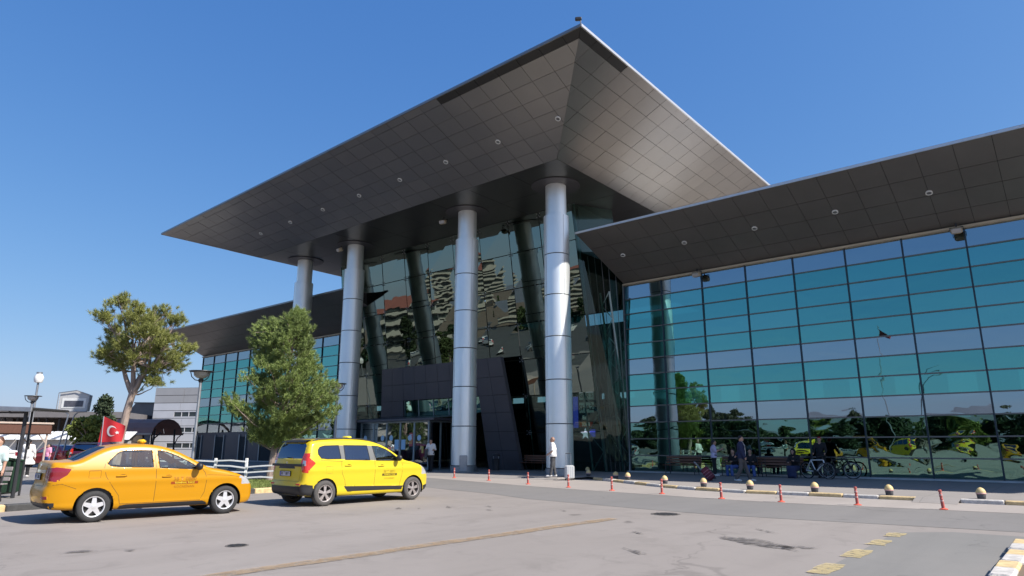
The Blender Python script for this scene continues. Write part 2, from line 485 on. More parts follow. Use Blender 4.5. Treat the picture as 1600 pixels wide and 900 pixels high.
M['itruss'] = mat('pale_green_truss_paint', (0.42, 0.52, 0.50), 0.4, var=0.05)
M['white'] = mat('white_paint', (0.74, 0.74, 0.72), 0.5, var=0.06, vs=5)
M['dkmetal'] = mat('dark_grey_painted_steel', (0.045, 0.045, 0.05), 0.45, m=0.3, var=0.1)
M['galv'] = mat('galvanised_steel', (0.36, 0.37, 0.39), 0.45, m=0.7, var=0.12, vs=4)
M['beige'] = mat('beige_lamp_housing', (0.45, 0.38, 0.27), 0.5, var=0.1)
M['red'] = mat('red_plastic_post', (0.62, 0.11, 0.07), 0.45, var=0.15, vs=8)
M['redf'] = mat('faded_red_plastic', (0.45, 0.10, 0.08), 0.5, var=0.2, vs=8)
M['eggy'] = mat('bollard_yellow_paint', (0.66, 0.49, 0.22), 0.55, var=0.18, vs=10, bump=0.2)
M['eggk'] = mat('bollard_grey_base', (0.07, 0.07, 0.075), 0.7, var=0.25, vs=8)
M['whiteband'] = mat('reflective_white_band', (0.60, 0.36, 0.32), 0.4, var=0.15)

# ---------------------------------------------------------------- ground
def sheet(name, pts, z, m, kind='structure'):
    mb = MB(); mb.add([(p[0], p[1], p[2] if len(p) > 2 else z) for p in pts], [tuple(range(len(pts)))])
    return tag(mb.build(name, m), kind=kind)
def strip(name, A, B, z, m, kind='structure'):
    mb = MB(); n = len(A)
    g = lambda p: (p[0], p[1], p[2] if len(p) > 2 else z)
    mb.add([g(p) for p in A] + [g(p) for p in B], [(i, i + 1, n + i + 1, n + i) for i in range(n - 1)])
    return tag(mb.build(name, m), kind=kind)
sheet('ground', [(-5000, -5000), (5000, -5000), (5000, 5000), (-5000, 5000)], -0.03, M['earth'])
sheet('car_park', [(-190, -110), (90, -110), (90, 60), (-190, 60)], 0.0, M['lot'])
road_edge = [(-75, 23.6), (-40, 23.4), (-26, 23.0), (-23, 22.4), (-20.2, 21.6), (-17.1, 20.75), (-14.7, 20.2), (-12.5, 19.8), (-10.5, 19.5), (-8.2, 19.1), (-6.5, 18.95), (-4.66, 19.1), (-2.5, 19.35), (0.5, 19.6), (14, 20.4)]
kerb_line = [(-17.6, 26.55), (-17.0, 26.2), (-14.8, 24.85), (-12.3, 23.25), (-10.3, 22.35), (-8.5, 22.0), (-6.6, 22.1), (-3.75, 22.1), (-2.75, 22.05), (1.0, 22.3), (14, 22.9)]
strip('road', [(x, y - 4.1 if x > -14 else y - 3.6) for x, y in road_edge], road_edge, 0.004, M['road'])
strip('concrete_strip', road_edge, [(x, y + 6.5) for x, y in road_edge], 0.008, M['concrete'])
fr = [(-80, 24.6), (-40, 24.6), (-28, 24.3), (-22, 24.4), (-18.2, 24.7), (-17.6, 26.5)] 
strip('walkway', [(x, y, 0.012) for x, y in fr[:-1]] + [(x, y + .02, 0.1) for x, y in kerb_line], [(x, y + .45, 0.1) for x, y in fr[:-1]] + [(x, y + .5, 0.1) for x, y in kerb_line], 0.1, M['walk'])
strip('walkway_paving', [(x, y + .45, 0.1) for x, y in fr[:-1]] + [(x, y + .5, 0.1) for x, y in kerb_line], [(x, 33.0, 0.1) for x, y in fr[:-1]] + [(x, 33.0, 0.1) for x, y in kerb_line], 0.1, M['walk'])
sheet('asphalt_patch', [(-2.62, 3), (-1.05, 3), (-1.05, 13.6), (-0.6, 14.1), (10, 14.4), (10, 14.9), (-2.0, 14.6), (-2.75, 13.9)], 0.006, M['patch'])
sheet('walkway_ramp', [(-3.78, 21.4, .013), (-2.72, 21.35, .013), (-2.72, 22.0, .106), (-3.78, 22.05, .106)], 0, M['walk'])
sheet('walkway_ramp', [(-3.78, 22.05, .106), (-2.72, 22.0, .106), (-2.72, 22.5, .106), (-3.78, 22.5, .106)], 0, M['walk'])
# road markings
def ribbon(pts, wd, z, mb, j=0.0):
    L = []; Rr = []
    for i, p in enumerate(pts):
        a = Vector(pts[max(i - 1, 0)]); b = Vector(pts[min(i + 1, len(pts) - 1)]); d = (b - a).normalized(); nn = Vector((-d.y, d.x))
        k = wd / 2 * (1 + random.uniform(-j, j))
        L.append((p[0] + nn.x * k, p[1] + nn.y * k, z)); Rr.append((p[0] - nn.x * k, p[1] - nn.y * k, z))
    n = len(pts)
    mb.add(L + Rr, [(i, i + 1, n + i + 1, n + i) for i in range(n - 1)])
mb = MB(); ribbon([(-8.1 + 0.02 * math.sin(t * .9) + (0.012 * t), 2.6 + t * 0.42) for t in range(25)], 0.30, 0.012, mb, .12)
tag(mb.build('road_marking', M['ochre']), kind='structure')
mb = MB()
for k, (a, b) in enumerate([(3.6, 4.7), (5.4, 6.5), (7.1, 8.1), (8.9, 9.75), (10.45, 11.3), (11.95, 12.65), (13.2, 13.8)]):
    ribbon([(-2.62 - 0.006 * y, y) for y in np.linspace(a, b, 5)], 0.26, 0.013, mb, .2)
tag(mb.build('road_marking', M['dashy']), kind='structure')
def blot(cx, cy, rx, ry, rot, z, mb, n=22, jag=.3):
    pts = []
    for i in range(n):
        t = 2 * math.pi * i / n; k = 1 + random.uniform(-jag, jag)
        x, y = rx * k * math.cos(t), ry * k * math.sin(t)
        pts.append((cx + x * math.cos(rot) - y * math.sin(rot), cy + x * math.sin(rot) + y * math.cos(rot), z))
    mb.add(pts, [tuple(range(n))])
mb = MB()
for a in [(-4.15, 11.0, .75, .25, -.55, .3), (-3.55, 10.9, .35, .12, .4, .4), (-11.3, 3.9, .2, .1, .9, .4), (-10.9, 4.4, .1, .05, .9, .4),
          (-12.3, 12.3, .22, .07, -.7, .5), (-11.7, 13.1, .18, .05, -.6, .5), (-13.0, 11.3, .16, .06, -.7, .5), (-12.6, 11.6, .08, .03, -.7, .5), (-11.0, 12.4, .14, .05, -.3, .5), (-9.6, 13.4, .2, .03, -.6, .5), (-5.2, 9.0, .3, .05, -.5, .5), (-4.6, 12.6, .35, .03, -.7, .5), (-6.2, 10.9, .2, .04, -.6, .5)]:
    blot(a[0], a[1], a[2], a[3], a[4], 0.016, mb, jag=a[5])
tag(mb.build('asphalt_repair', M['stain']), kind='structure')

# kerbs: each block is a piece of its kerb
def kerb(name, pts, L, cols, h=0.11, wd=0.22, label=None, gap=0.012, z0=0.0):
    pts = [Vector((p[0], p[1])) for p in pts]
    mb0 = MB(); root = None
    segs = [(pts[i + 1] - pts[i]).length for i in range(len(pts) - 1)]; T = sum(segs)
    def at(s):
        for i, q in enumerate(segs):
            if s <= q or i == len(segs) - 1: return pts[i] + (pts[i + 1] - pts[i]) * (s / q)
            s -= q
    root = empty(name, (pts[0].x, pts[0].y, z0)); root['kind'] = 'structure'
    N = max(1, round(T / L))
    for k in range(N):
        a = at(T * k / N + gap); b = at(T * (k + 1) / N - gap * .3); d = (b - a).normalized(); nn = Vector((-d.y, d.x))
        hh = h * random.uniform(.9, 1.06); off = random.uniform(-.012, .012); j = random.uniform(-.01, .01)
        bl = MB(); ang = math.atan2(d.y, d.x)
        c = (a + b) / 2 + nn * off
        bl.rbox((c.x - pts[0].x, c.y - pts[0].y, hh / 2 - .02), ((b - a).length, wd, hh + .04), 0.025, ang + j)
        bl.build('kerb_block', M[cols[k % len(cols)]], root)
    return root
kerb('kerb', kerb_line[1:-3] , 0.95, ['kerby', 'kerbw'])
kerb('kerb', [(-2.75, 22.0), (1.0, 22.25), (8, 22.6)], 0.95, ['kerbw', 'kerby'])
kerb('kerb', [(-0.88, 2.5), (-0.88, 13.0)], 0.62, ['kerby', 'kerbw'], 0.14, 0.24)
kerb('kerb', [(-0.84, 13.12), (-0.4, 13.55), (6, 13.65)], 0.62, ['kerby', 'kerbw'], 0.14, 0.24)
kerb('kerb', [(-18.7, -6), (-19.45, 4.3), (-20.7, 11.9), (-21.0, 15.5), (-22.0, 18.5), (-24.5, 21.0), (-60, 21.6)], 1.0, ['kerby', 'kerbk'], 0.16, 0.25)
sheet('traffic_island', [(-0.8, 2), (7, 2), (7, 13.6), (-0.4, 13.5), (-0.8, 13.1)], 0.1, M['earth'])
sheet('pavement', [(-18.75, -6), (-19.5, 4.3), (-20.75, 11.9), (-21.05, 15.5), (-22.05, 18.5), (-24.5, 20.95), (-44, 21.4), (-44, -6)], 0.1, M['pave'])
sheet('lawn', [(-20.95, 8.0), (-20.95, 11.9), (-21.2, 15.4), (-22.0, 17.6), (-26.5, 17.6), (-26.5, 8.0)], 0.13, M['grass'])
# grass blades on the strip
def grass_patch(name, x0, x1, y0, y1, n, h, m):
    x = rng.uniform(x0, x1, n); y = rng.uniform(y0, y1, n); a = rng.uniform(0, 6.28, n); hh = h * rng.uniform(.4, 1.2, n)
    dx, dy = np.cos(a) * .012, np.sin(a) * .012; lx, ly = rng.normal(0, .03, n), rng.normal(0, .03, n)
    V = np.stack([np.stack([x - dx, y - dy, np.full(n, .12)], 1), np.stack([x + dx, y + dy, np.full(n, .12)], 1), np.stack([x + lx, y + ly, .12 + hh], 1)], 1).reshape(-1, 3)
    return tag(np_mesh(name, V, np.arange(3 * n).reshape(-1, 3), m, smooth=False), kind='stuff', label='short dry green grass on the strip between kerb and white fence', cat='grass')
M['blade'] = mat('grass_blades', (0.16, 0.2, 0.05), 0.8, var=0.4, vs=2)
grass_patch('grass', -26.4, -21.1, 8.1, 17.5, 30000, .09, M['blade'])

def manhole(loc, label, k_=1.0):
    t = empty('manhole_cover', loc, random.uniform(0, 1), label, 'manhole cover'); t.scale = (k_, k_, 1)
    mb = MB(); mb.lathe([(.33, 0.0), (.33, .008), (.40, .008), (.42, .0)], n=28, cap=False); mb.build('rim', M['stain'], t)
    mb = MB(); mb.lathe([(0, .006), (.325, .006)], n=28)
    for k in range(-3, 4): mb.box((0, k * .085, .008), (2 * math.sqrt(.1 - (k * .085) ** 2) * .93, .03, .006))
    mb.build('cover', mat('cast_iron_cover', (.10, .095, .09), .6, m=.3, var=.2, vs=8) if 'cast_iron_cover' not in bpy.data.materials else bpy.data.materials['cast_iron_cover'], t)
manhole((-10.2, 5.65, .003), 'small round manhole cover in the asphalt in front of the saloon taxi', .42)
manhole((-7.4, 14.25, .003), 'round manhole cover in the asphalt before the row of red lane posts', .8)
# ---------------------------------------------------------------- terminal building
T0 = (-31.35, 33.0, 0.0)
term = empty('terminal_building', T0, 0, 'modern terminal with huge upturned dark metal portal roof, steel columns and teal glass wings', 'building')
def tb(mb, name, m, parent=None, smooth=False, angle=None):
    return mb.build(name, m, parent if parent is not None else term, smooth, T0, angle)

def clip(poly, a, b, c):             # keep a*x+b*y <= c
    out = []
    n = len(poly)
    for i in range(n):
        p, q = poly[i], poly[(i + 1) % n]
        fp = a * p[0] + b * p[1] - c; fq = a * q[0] + b * q[1] - c
        if fp <= 1e-9: out.append(p)
        if (fp < -1e-9 and fq > 1e-9) or (fp > 1e-9 and fq < -1e-9):
            t = fp / (fp - fq); out.append((p[0] + (q[0] - p[0]) * t, p[1] + (q[1] - p[1]) * t))
    return out

# --- portal roof: outer rim high, flat soffit low
A = Vector((-49.6, 19.4, 16.55)); B = Vector((-12.65, 19.4, 17.45))
Cc = Vector((-12.65, 47.0, 17.2)); D = Vector((-49.6, 47.0, 16.4))
zi = 15.05
a = Vector((-44.9, 24.55, zi)); b = Vector((-17.6, 24.55, zi)); c = Vector((-17.6, 42.0, zi)); d = Vector((-44.9, 42.0, zi))
mb = MB()
top = [p + Vector((0, 0, .10)) for p in (A, B, Cc, D)]
mb.add(top, [(0, 1, 2, 3)])
k = .05
up = Vector((0, 0, k))
for P0, P1, Q1, Q0 in ((A, B, b, a), (B, Cc, c, b), (Cc, D, d, c), (D, A, a, d)):
    n_ = 30; m_ = 6
    for i in range(n_):
        for j in range(m_):
            f_ = lambda u, v: (P0.lerp(P1, u)).lerp(Q0.lerp(Q1, u), v) + up
            mb.add([f_(i / n_, j / m_), f_((i + 1) / n_, j / m_), f_((i + 1) / n_, (j + 1) / m_), f_(i / n_, (j + 1) / m_)], [(0, 1, 2, 3)])
proof = tb(mb, 'portal_roof', M['joint'])
mb = MB(); mb.poly([p + Vector((0, 0, .12)) for p in (A, B, Cc, D)], (0, 0, 1), .01); tb(mb, 'roof_covering', M['rooftop'], proof)
# thin bright rim
mb = MB()
for P, Q in ((A, B), (B, Cc), (Cc, D), (D, A)):
    dn = (Q - P).normalized(); out = Vector((dn.y, -dn.x, 0))
    mb.poly([P + out * .03 - Vector((0, 0, .02)), Q + out * .03 - Vector((0, 0, .02)), Q + out * .03 + Vector((0, 0, .10)), P + out * .03 + Vector((0, 0, .10))], out, .06)
    tb(mb, 'roof_edge_trim', M['trim' if P is B else 'panel'], proof); mb = MB()
# flat soffit in large sheets
mb = MB()
mats3 = [M['panel'], M['panel2'], M['panel3']]
cells = []
def roof_face(P0, P1, Q1, Q0, width, rows):
    """P0-P1 rim edge, Q0-Q1 inner edge; panel seams run square to the rim"""
    ex = (P1 - P0); Lx = Vector((ex.x, ex.y)).length; e = Vector((ex.x, ex.y, 0)).normalized()
    q0 = (Q0 - P0).dot(e); q1 = (Q1 - P0).dot(e)
    def at(x, t):
        zr = P0.z + (P1.z - P0.z) * (x / Lx); zq = Q0.z
        inw = Vector((-e.y, e.x, 0)); dep = (Q0 - P0).dot(inw)
        return P0 + e * x + inw * (dep * t) + Vector((0, 0, (zr - P0.z) * (1 - t) + (zq - P0.z) * t))
    n = int(Lx / width) + 1
    nrm = (at(1, 0) - at(0, 0)).cross(at(0, 1) - at(0, 0)).normalized()
    if nrm.z > 0: nrm = -nrm
    for i in range(n):
        for j in range(len(rows) - 1):
            x0, x1 = i * width, min((i + 1) * width, Lx); t0, t1 = rows[j], rows[j + 1]
            pl = [(x0, t0), (x1, t0), (x1, t1), (x0, t1)]
            pl = clip(pl, -1, q0, 0)                       # x >= q0*t
            pl = clip(pl, 1, (Lx - q1), Lx) if pl else pl   # x <= Lx-(Lx-q1)*t
            if len(pl) < 3: continue
            cx = sum(p[0] for p in pl) / len(pl); ct = sum(p[1] for p in pl) / len(pl)
            dep = 7.0
            pts = []
            for (x, t) in pl:
                dx, dt = x - cx, t - ct
                s = 1 - .014 / max(abs(dx), .05) if abs(dx) > .02 else 1
                pts.append(at(cx + dx * max(.8, 1 - .009 / max(abs(dx), .06)), ct + dt * max(.8, 1 - .0016 / max(abs(dt), .01))))
            ar = abs(sum(pl[q][0] * pl[(q + 1) % len(pl)][1] - pl[(q + 1) % len(pl)][0] * pl[q][1] for q in range(len(pl)))) / 2
            if ar < .002: continue
            cells.append((at(cx, ct), pts, nrm, i, j))
rows = [0, .075, .23, .385, .54, .695, .85, 1.0]
roof_face(A, B, b, a, 1.2, rows); nf = len(cells)
roof_face(B, Cc, c, b, 1.2, rows); nr = len(cells)
roof_face(D, A, a, d, 1.2, rows)
order = sorted(range(len(cells)), key=lambda q: cells[q][0].length)
vis = set([q for q in order if q < nr][:300])
mbf = MB()
for q, (cc, pts, nrm, i, j) in enumerate(cells):
    dark = (j == 0 and ((q < nf and i >= 24) or (nf <= q < nr and i <= 2)))
    off = random.uniform(-.006, .006)
    pts = [p + nrm * off for p in pts]
    if q in vis:
        pm = MB(); pm.poly(pts, nrm, .035)
        tb(pm, 'soffit_panel', M['panelk'] if dark else mats3[(i * 7 + j * 3 + (i * j) % 5) % 3], proof)
    else: mbf.poly(pts, nrm, .035)
tag(tb(mbf, 'far_soffit_panels', M['panel'], proof), kind='stuff')
mb = MB()
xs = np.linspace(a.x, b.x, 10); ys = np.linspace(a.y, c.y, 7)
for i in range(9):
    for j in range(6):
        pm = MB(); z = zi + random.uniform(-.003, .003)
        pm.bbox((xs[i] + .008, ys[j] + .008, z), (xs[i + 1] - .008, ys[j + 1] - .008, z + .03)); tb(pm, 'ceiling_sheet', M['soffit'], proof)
# recessed downlights (rings) on the front slope, one row
def downlight(p, nrm, parent, r=.13):
    q = Vector(nrm).to_track_quat('Z', 'Y').to_matrix()
    mb = MB()
    mb.lathe([(r * .7, .0), (r * .72, .03), (r, .03), (r * 1.03, .0), (r, -.03)], n=16)
    vs = [q @ Vector(v) + Vector(p) for v in mb.v]; mb.v = vs
    o = tb(mb, 'downlight', M['white'], parent, True)
    m2 = MB(); m2.lathe([(0, .012), (r * .7, .012)], n=16); m2.v = [q @ Vector(v) + Vector(p) for v in m2.v]
    m2.build('lens', M['galv'], o, False, T0)
nf_ = Vector((0, -2.3, -5.15)).normalized()
for X in (-16.7, -20.3, -23.9, -27.5, -31.1, -34.7, -38.3, -41.9):
    t = .54 + .077; zr = A.z + (B.z - A.z) * (X - A.x) / (B.x - A.x)
    downlight((X + .6, A.y + 5.15 * t, zr * (1 - t) + zi * t - .02), nf_, proof)
# small lamp on the roof corner
mb = MB(); mb.tube(B + Vector((-.05, .05, .1)), B + Vector((-.05, .05, .3)), .02); mb.rbox(B + Vector((-.12, .0, .36)), (.26, .16, .13), .03, .6)
tb(mb, 'corner_lamp', M['dkmetal'], proof)

# --- columns
def column(X, Y, r=.67):
    mb = MB(); mb.lathe([(r - .03, .1), (r - .03, 13.29), (.54, 13.3), (.54, zi)], (X, Y, 0), 32)
    co = tb(mb, 'column', M['joint'], None, True)
    zs = [0.42, 2.52, 4.67, 6.83, 8.98, 11.14, 13.3]
    for i in range(6):
        s = MB(); z0, z1 = zs[i] + .022, zs[i + 1] - .012
        rr = r + random.uniform(-.004, .004)
        s.lathe([(rr - .02, z0), (rr, z0 + .012), (rr, (z0 + z1) / 2), (rr, z1 - .012), (rr - .02, z1)], (X, Y, 0), 48)
        tb(s, 'casing_ring', M['steel'], co, True, 50)
    s = MB(); s.lathe([(r + .05, .1), (r + .05, .40), (r - .02, .42)], (X, Y, 0), 40); tb(s, 'column_base', M['galv'], co, True)
    s = MB(); s.lathe([(.555, 13.3), (.555, zi)], (X, Y, 0), 40); tb(s, 'column_neck', M['steel'], co, True)
    s = MB(); s.lathe([(.56, zi - .005), (1.28, zi - .005), (1.3, zi - .03), (1.28, zi - .045), (.56, zi - .045)], (X, Y, 0), 40); tb(s, 'collar', M['frame'], co, True)
    # vertical seams and small bracket
    s = MB()
    for t in (-.35, 1.3, 2.9, 4.4): s.box((X + math.cos(t) * (r + .001), Y + math.sin(t) * (r + .001), 6.9), (.012, .012, 12.7), t)
    tb(s, 'casing_seam', M['galv'], co)
COLX = (-19.7, -26.2, -36.9, -43.0)
for X in COLX: column(X, 27.3)
for X in (-43.0,): column(X, 38.5)
# access plate on column 2
mb = MB(); mb.rbox((-25.72, 26.78, .55), (.42, .06, .85), .02, R(44)); tb(mb, 'service_plate', M['galv'])

# --- leaning portal glass
GB0 = Vector((-42.6, 32.0, .1)); GB1 = Vector((-20.1, 32.0, .1)); GT0 = Vector((-42.1, 29.9, zi)); GT1 = Vector((-20.5, 29.9, zi))
def gp(u, v): return (GB0 * (1 - u) + GB1 * u) * (1 - v) + (GT0 * (1 - u) + GT1 * u) * v
NU, NV = 9, 7
mb = MB()
for i in range(NU + 1): mb.tube(gp(i / NU, 0) + Vector((0, .25, 0)), gp(i / NU, 1) + Vector((0, .25, 0)), .05 if i in (0, NU) else .03, n=6)
pg = tb(mb, 'portal_glass', M['alu'])
# the charcoal entrance frame covers part of the glass
def in_frame(p): return abs(p.x + 31.35) < 6.2 - .13 * p.z and p.z < 6.3
for i in range(NU):
    for j in range(NV):
        g = .012
        P = [gp((i + dx) / NU, (j + dy) / NV) for dx, dy in ((g, g), (1 - g, g), (1 - g, 1 - g), (g, 1 - g))]
        if all(in_frame(p) for p in P): continue
        P = [p + Vector((0, random.uniform(-.022, .022), 0)) for p in P]
        pm = MB(); pm.poly(P, (0, -1, 0), .012)
        tb(pm, 'portal_pane', M['gport2' if j < 2 else 'gport'], pg)
spm = MB()
for sx, sz in ((-1, -1), (1, -1), (-1, 1), (1, 1)):
    spm.tube((0, .12, 0), (sx * .11, -.02, sz * .11), .014, n=5); spm.lathe([(0, -.035), (.03, -.03), (.03, .0)], (sx * .11, 0, sz * .11), 8, 'y')
spm.tube((0, .3, 0), (0, .0, 0), .02, n=6)
sp0 = None
for i in range(1, NU):
    for j in range(1, NV + 1):
        p = gp(i / NU, min(j / NV, .985))
        if in_frame(p): continue
        if sp0 is None: sp0 = spm.build('spider_fitting', M['galv'], pg)
        o = sp0 if sp0.location.length == 0 else dup(sp0, parent=pg)
        o.location = p - Vector(T0)
# returns between portal glass and wing facades
for s in (1, -1):
    X0 = -31.35 + s * 11.25; X1 = -31.35 + s * 12.3; Xt = -31.35 + s * 10.85
    mb = MB(); mb.poly([(X0, 32, .1), (X1, 33, .1), (X1, 33, 10.5), (X1 - s * .3, 32.4, 15.0), (Xt, 29.9, 15.0)], (s * .7, -.7, 0), .02)
    tb(mb, 'return_glass', M['gport2'])
    mb = MB(); mb.poly([(Xt, 30.65, 12.3), (Xt, 44, 12.3), (Xt, 44, zi), (Xt, 30.65, zi)], (s, 0, 0), .05); tb(mb, 'side_wall', M['frame'])
    mb = MB()
    for k in range(6):
        t = (k + .5) / 6
        mb.tube((X0 + (X1 - X0) * t, 32 + t, .1), (Xt + (X1 - Xt) * t, 30.4 + 2 * t, 12), .016, n=5)
    tb(mb, 'return_mullion', M['mullh'])
# --- charcoal entrance frame (leaning like the glass), built of panels
def fp(u, z, off=0):     # u in -1..1 across the frame
    hw = 6.35 - .9 * z / 6.7
    return Vector((-31.35 + u * hw, 30.9 - .9 * z / 6.7 - off, z))
mb = MB()
nu = 10; zs = [.1, 1.2, 2.3, 3.4, 4.43, 5.5, 6.65]
def open_(i, j): return 2 <= i <= 7 and j < 4
prt = [fp(-1, .1), fp(-.6, .1), fp(-.6, 4.43), fp(.6, 4.43), fp(.6, .1), fp(1, .1), fp(1, 6.65), fp(-1, 6.65)]
bk = [p + Vector((0, .25, 0)) for p in prt]
n8 = 8
mb.add([p + Vector((0, .04, 0)) for p in prt] + bk, [(0, 1, 2, 7), (2, 3, 6, 7), (3, 4, 5, 6)] + [(i, n8 + i, n8 + (i + 1) % n8, (i + 1) % n8) for i in range(8)])
ef = tb(mb, 'entrance_frame', M['joint'])
for i in range(nu):
    for j in range(6):
        if open_(i, j): continue
        u0, u1 = -1 + .2 * i, -.8 + .2 * i
        P = [fp(u0 + .0018, zs[j] + .012), fp(u1 - .0018, zs[j] + .012), fp(u1 - .0018, zs[j + 1] - .012), fp(u0 + .0018, zs[j + 1] - .012)]
        pm = MB(); pm.poly(P, (0, -1, 0), .03); tb(pm, 'cladding_panel', M['frame'], ef)
for s in (1,):          # right flank of the frame
    pm = MB(); pm.poly([fp(s, .1) + Vector((.015, 0, 0)), fp(s, .1) + Vector((.015, .25, 0)), fp(s, 6.65) + Vector((.015, .25, 0)), fp(s, 6.65) + Vector((.015, 0, 0))], (1, 0, 0), .01); tb(pm, 'cladding_panel', M['frame'], ef)
# transom lights over the vestibule
for k in range(5):
    u0, u1 = -.6 + .24 * k, -.36 + .24 * k
    pm = MB(); pm.poly([fp(u0, 3.4, -.15), fp(u1, 3.4, -.15), fp(u1, 4.4, -.15), fp(u0, 4.4, -.15)], (0, -1, 0), .01); tb(pm, 'transom_pane', M['gdark'], ef)
    pm = MB(); pm.tube(fp(u0, 3.3, -.12), fp(u0, 4.43, -.12), .035, n=4); tb(pm, 'transom_bar', M['alu'], ef)

# --- glass vestibule with doors
VX0, VX1, VY0, VY1, VH = -36.4, -29.95, 28.2, 30.9, 2.95
mb = MB(); mb.bbox((VX0 - .8, VY0 - .5, VH + .02), (VX1 + .9, VY1, VH + .14))
mb.poly([(VX0 - .8, VY0 - .5, VH + .14), (VX1 + .9, VY0 - .5, VH + .14), (VX1 + .9, VY1 - .2, 3.38), (VX0 - .8, VY1 - .2, 3.38)], None, .03)
ve = tb(mb, 'vestibule', M['frame'])
posts = list(np.linspace(VX0, VX1, 6))
for x in posts:
    pm = MB(); pm.bbox((x - .05, VY0 - .05, .1), (x + .05, VY0 + .05, VH)); tb(pm, 'vestibule_post', M['alu'], ve)
for y in (VY0 + .95, VY0 + 1.9, VY1 - .1):
    pm = MB(); pm.bbox((VX1 - .05, y - .04, .1), (VX1 + .05, y + .04, VH)); tb(pm, 'vestibule_post', M['alu'], ve)
pm = MB(); pm.bbox((VX0, VY0 - .06, VH - .08), (VX1 + .06, VY0 + .03, VH + .02)); pm.bbox((VX1 - .03, VY0 + .03, VH - .08), (VX1 + .06, VY1, VH + .02)); pm.bbox((VX0, VY0 - .04, .1), (VX1, VY0 + .04, .22)); tb(pm, 'vestibule_rail', M['alu'], ve)
stk = {'b': mat('pale_blue_sticker', (.5, .68, .8), .5, var=0), 'r': mat('red_poster', (.5, .1, .09), .5, var=0.1), 'y': mat('yellow_notice', (.7, .5, .12), .5, var=0), 'bb': mat('light_blue_sheet', (.42, .62, .78), .5, var=0)}
for i in range(5):
    pm = MB(); pm.bbox((posts[i] + .06, VY0 - .006, .22), (posts[i + 1] - .06, VY0 + .006, VH - .09)); pa = tb(pm, 'vestibule_pane', M['gclear'], ve)
    xm = (posts[i] + posts[i + 1]) / 2
    sm = MB(); sm.lathe([(0, -.004), (.17, -.004), (.17, 0)], (xm + (.25 if i % 2 else -.2), VY0 - .02, 1.95), 20, 'y'); sm.build('round_sticker', stk['b'], pa, False, T0)
    if i in (2, 3):
        sm = MB(); sm.bbox((posts[i] + .12 if i == 3 else posts[i + 1] - .5, VY0 - .02, 1.25), (posts[i] + .5 if i == 3 else posts[i + 1] - .12, VY0 - .012, 1.85)); sm.build('notice_sheet', stk['bb'], pa, False, T0)
    if i == 3: 
        sm = MB(); sm.bbox((xm + .2, VY0 - .022, 1.45), (xm + .52, VY0 - .014, 2.25)); sm.build('poster', stk['r'], pa, False, T0)
        for q in range(5):
            sm = MB(); sm.bbox((xm + .24, VY0 - .03, 2.1 - q * .12), (xm + .48, VY0 - .024, 2.15 - q * .12)); sm.build('poster_line', stk['y'] if q > 2 else M['white'], pa, False, T0)
    if i == 4:
        sm = MB(); sm.bbox((xm + .05, VY0 - .02, 1.05), (xm + .2, VY0 - .012, 1.45)); sm.build('notice_sheet', stk['y'], pa, False, T0)
for y0, y1 in ((VY0 + .06, VY0 + .9), (VY0 + 1.0, VY0 + 1.85), (VY0 + 1.95, VY1 - .2)):
    pm = MB(); pm.bbox((VX1 - .006, y0, .2), (VX1 + .006, y1, VH - .09)); tb(pm, 'door_pane', M['gclear'], ve)
# --- wing facades
ROWS = [.16, .98, 1.85, 2.72, 3.6, 4.46, 5.33, 6.2, 7.06, 7.92, 8.78, 9.63, 10.5]
def rowmat(j):
    if j in (11, 6, 3): return M['gblue']
    if j < 3: return M['gdark']
    return M[random.choice(('gteal', 'gteal', 'gteal2', 'gteal3'))]
def facade(X0, X1, n, name):
    mb = MB(); xs = np.linspace(X0, X1, n + 1)
    for x in xs: mb.bbox((x - .03, 32.93, .16), (x + .03, 33.12, 10.5))
    f = tb(mb, name, M['mull'])
    for z in ROWS:
        m2 = MB(); m2.bbox((X0, 32.945, z - .028), (X1, 33.10, z + .028)); tb(m2, 'transom', M['mullh'], f)
    for i in range(n):
        for j in range(12):
            if name == 'left_facade' and j < 3 and i < 7: continue
            jx = [random.uniform(-.0035, .0035) for _ in range(3)]
            p = [(xs[i] + .025, 33.0 + jx[0], ROWS[j] + .02), (xs[i + 1] - .025, 33.0 + jx[1], ROWS[j] + .02), (xs[i + 1] - .025, 33.0 + jx[2], ROWS[j + 1] - .02), (xs[i] + .025, 33.0 + jx[0] + jx[2] - jx[1], ROWS[j + 1] - .02)]
            pm = MB(); pm.poly(p, (0, -1, 0), .012); tb(pm, 'window_pane', rowmat(j), f)
    m2 = MB(); m2.bbox((X0 - .1, 32.7, .1), (X1, 33.1, .16)); tb(m2, 'stone_sill', M['sill'], f)
    m2 = MB(); m2.bbox((X0, 32.8, 10.46), (X1, 33.05, 10.56)); tb(m2, 'facade_head', M['beige'], f)
    return f
FR = facade(-19.05, 9.27, 12, 'right_facade')
FL = facade(-69.7, -43.74, 11, 'left_facade')
mb = MB(); mb.bbox((-19.13, 32.9, .1), (-19.05, 33.05, 10.5)); tb(mb, 'corner_post', M['galv'])
# charcoal lower storey on the left wing with dark doorways
LW = mb = MB()
mb.bbox((-69.9, 32.9, .1), (-53.3, 33.3, 2.74)); lw = tb(mb, 'lower_storey', M['frame'])
for x, wd in ((-68.9, .9), (-65.2, 1.7), (-60.6, 1.2), (-57.0, 2.2)):
    m2 = MB(); m2.bbox((x, 32.86, .15), (x + wd, 32.9, 2.3)); tb(m2, 'doorway', M['joint'], lw)
    for xx in (x, x + wd):
        m2 = MB(); m2.bbox((xx - .06, 32.8, .1), (xx + .06, 32.88, 2.5)); tb(m2, 'door_jamb', M['alu'], lw)
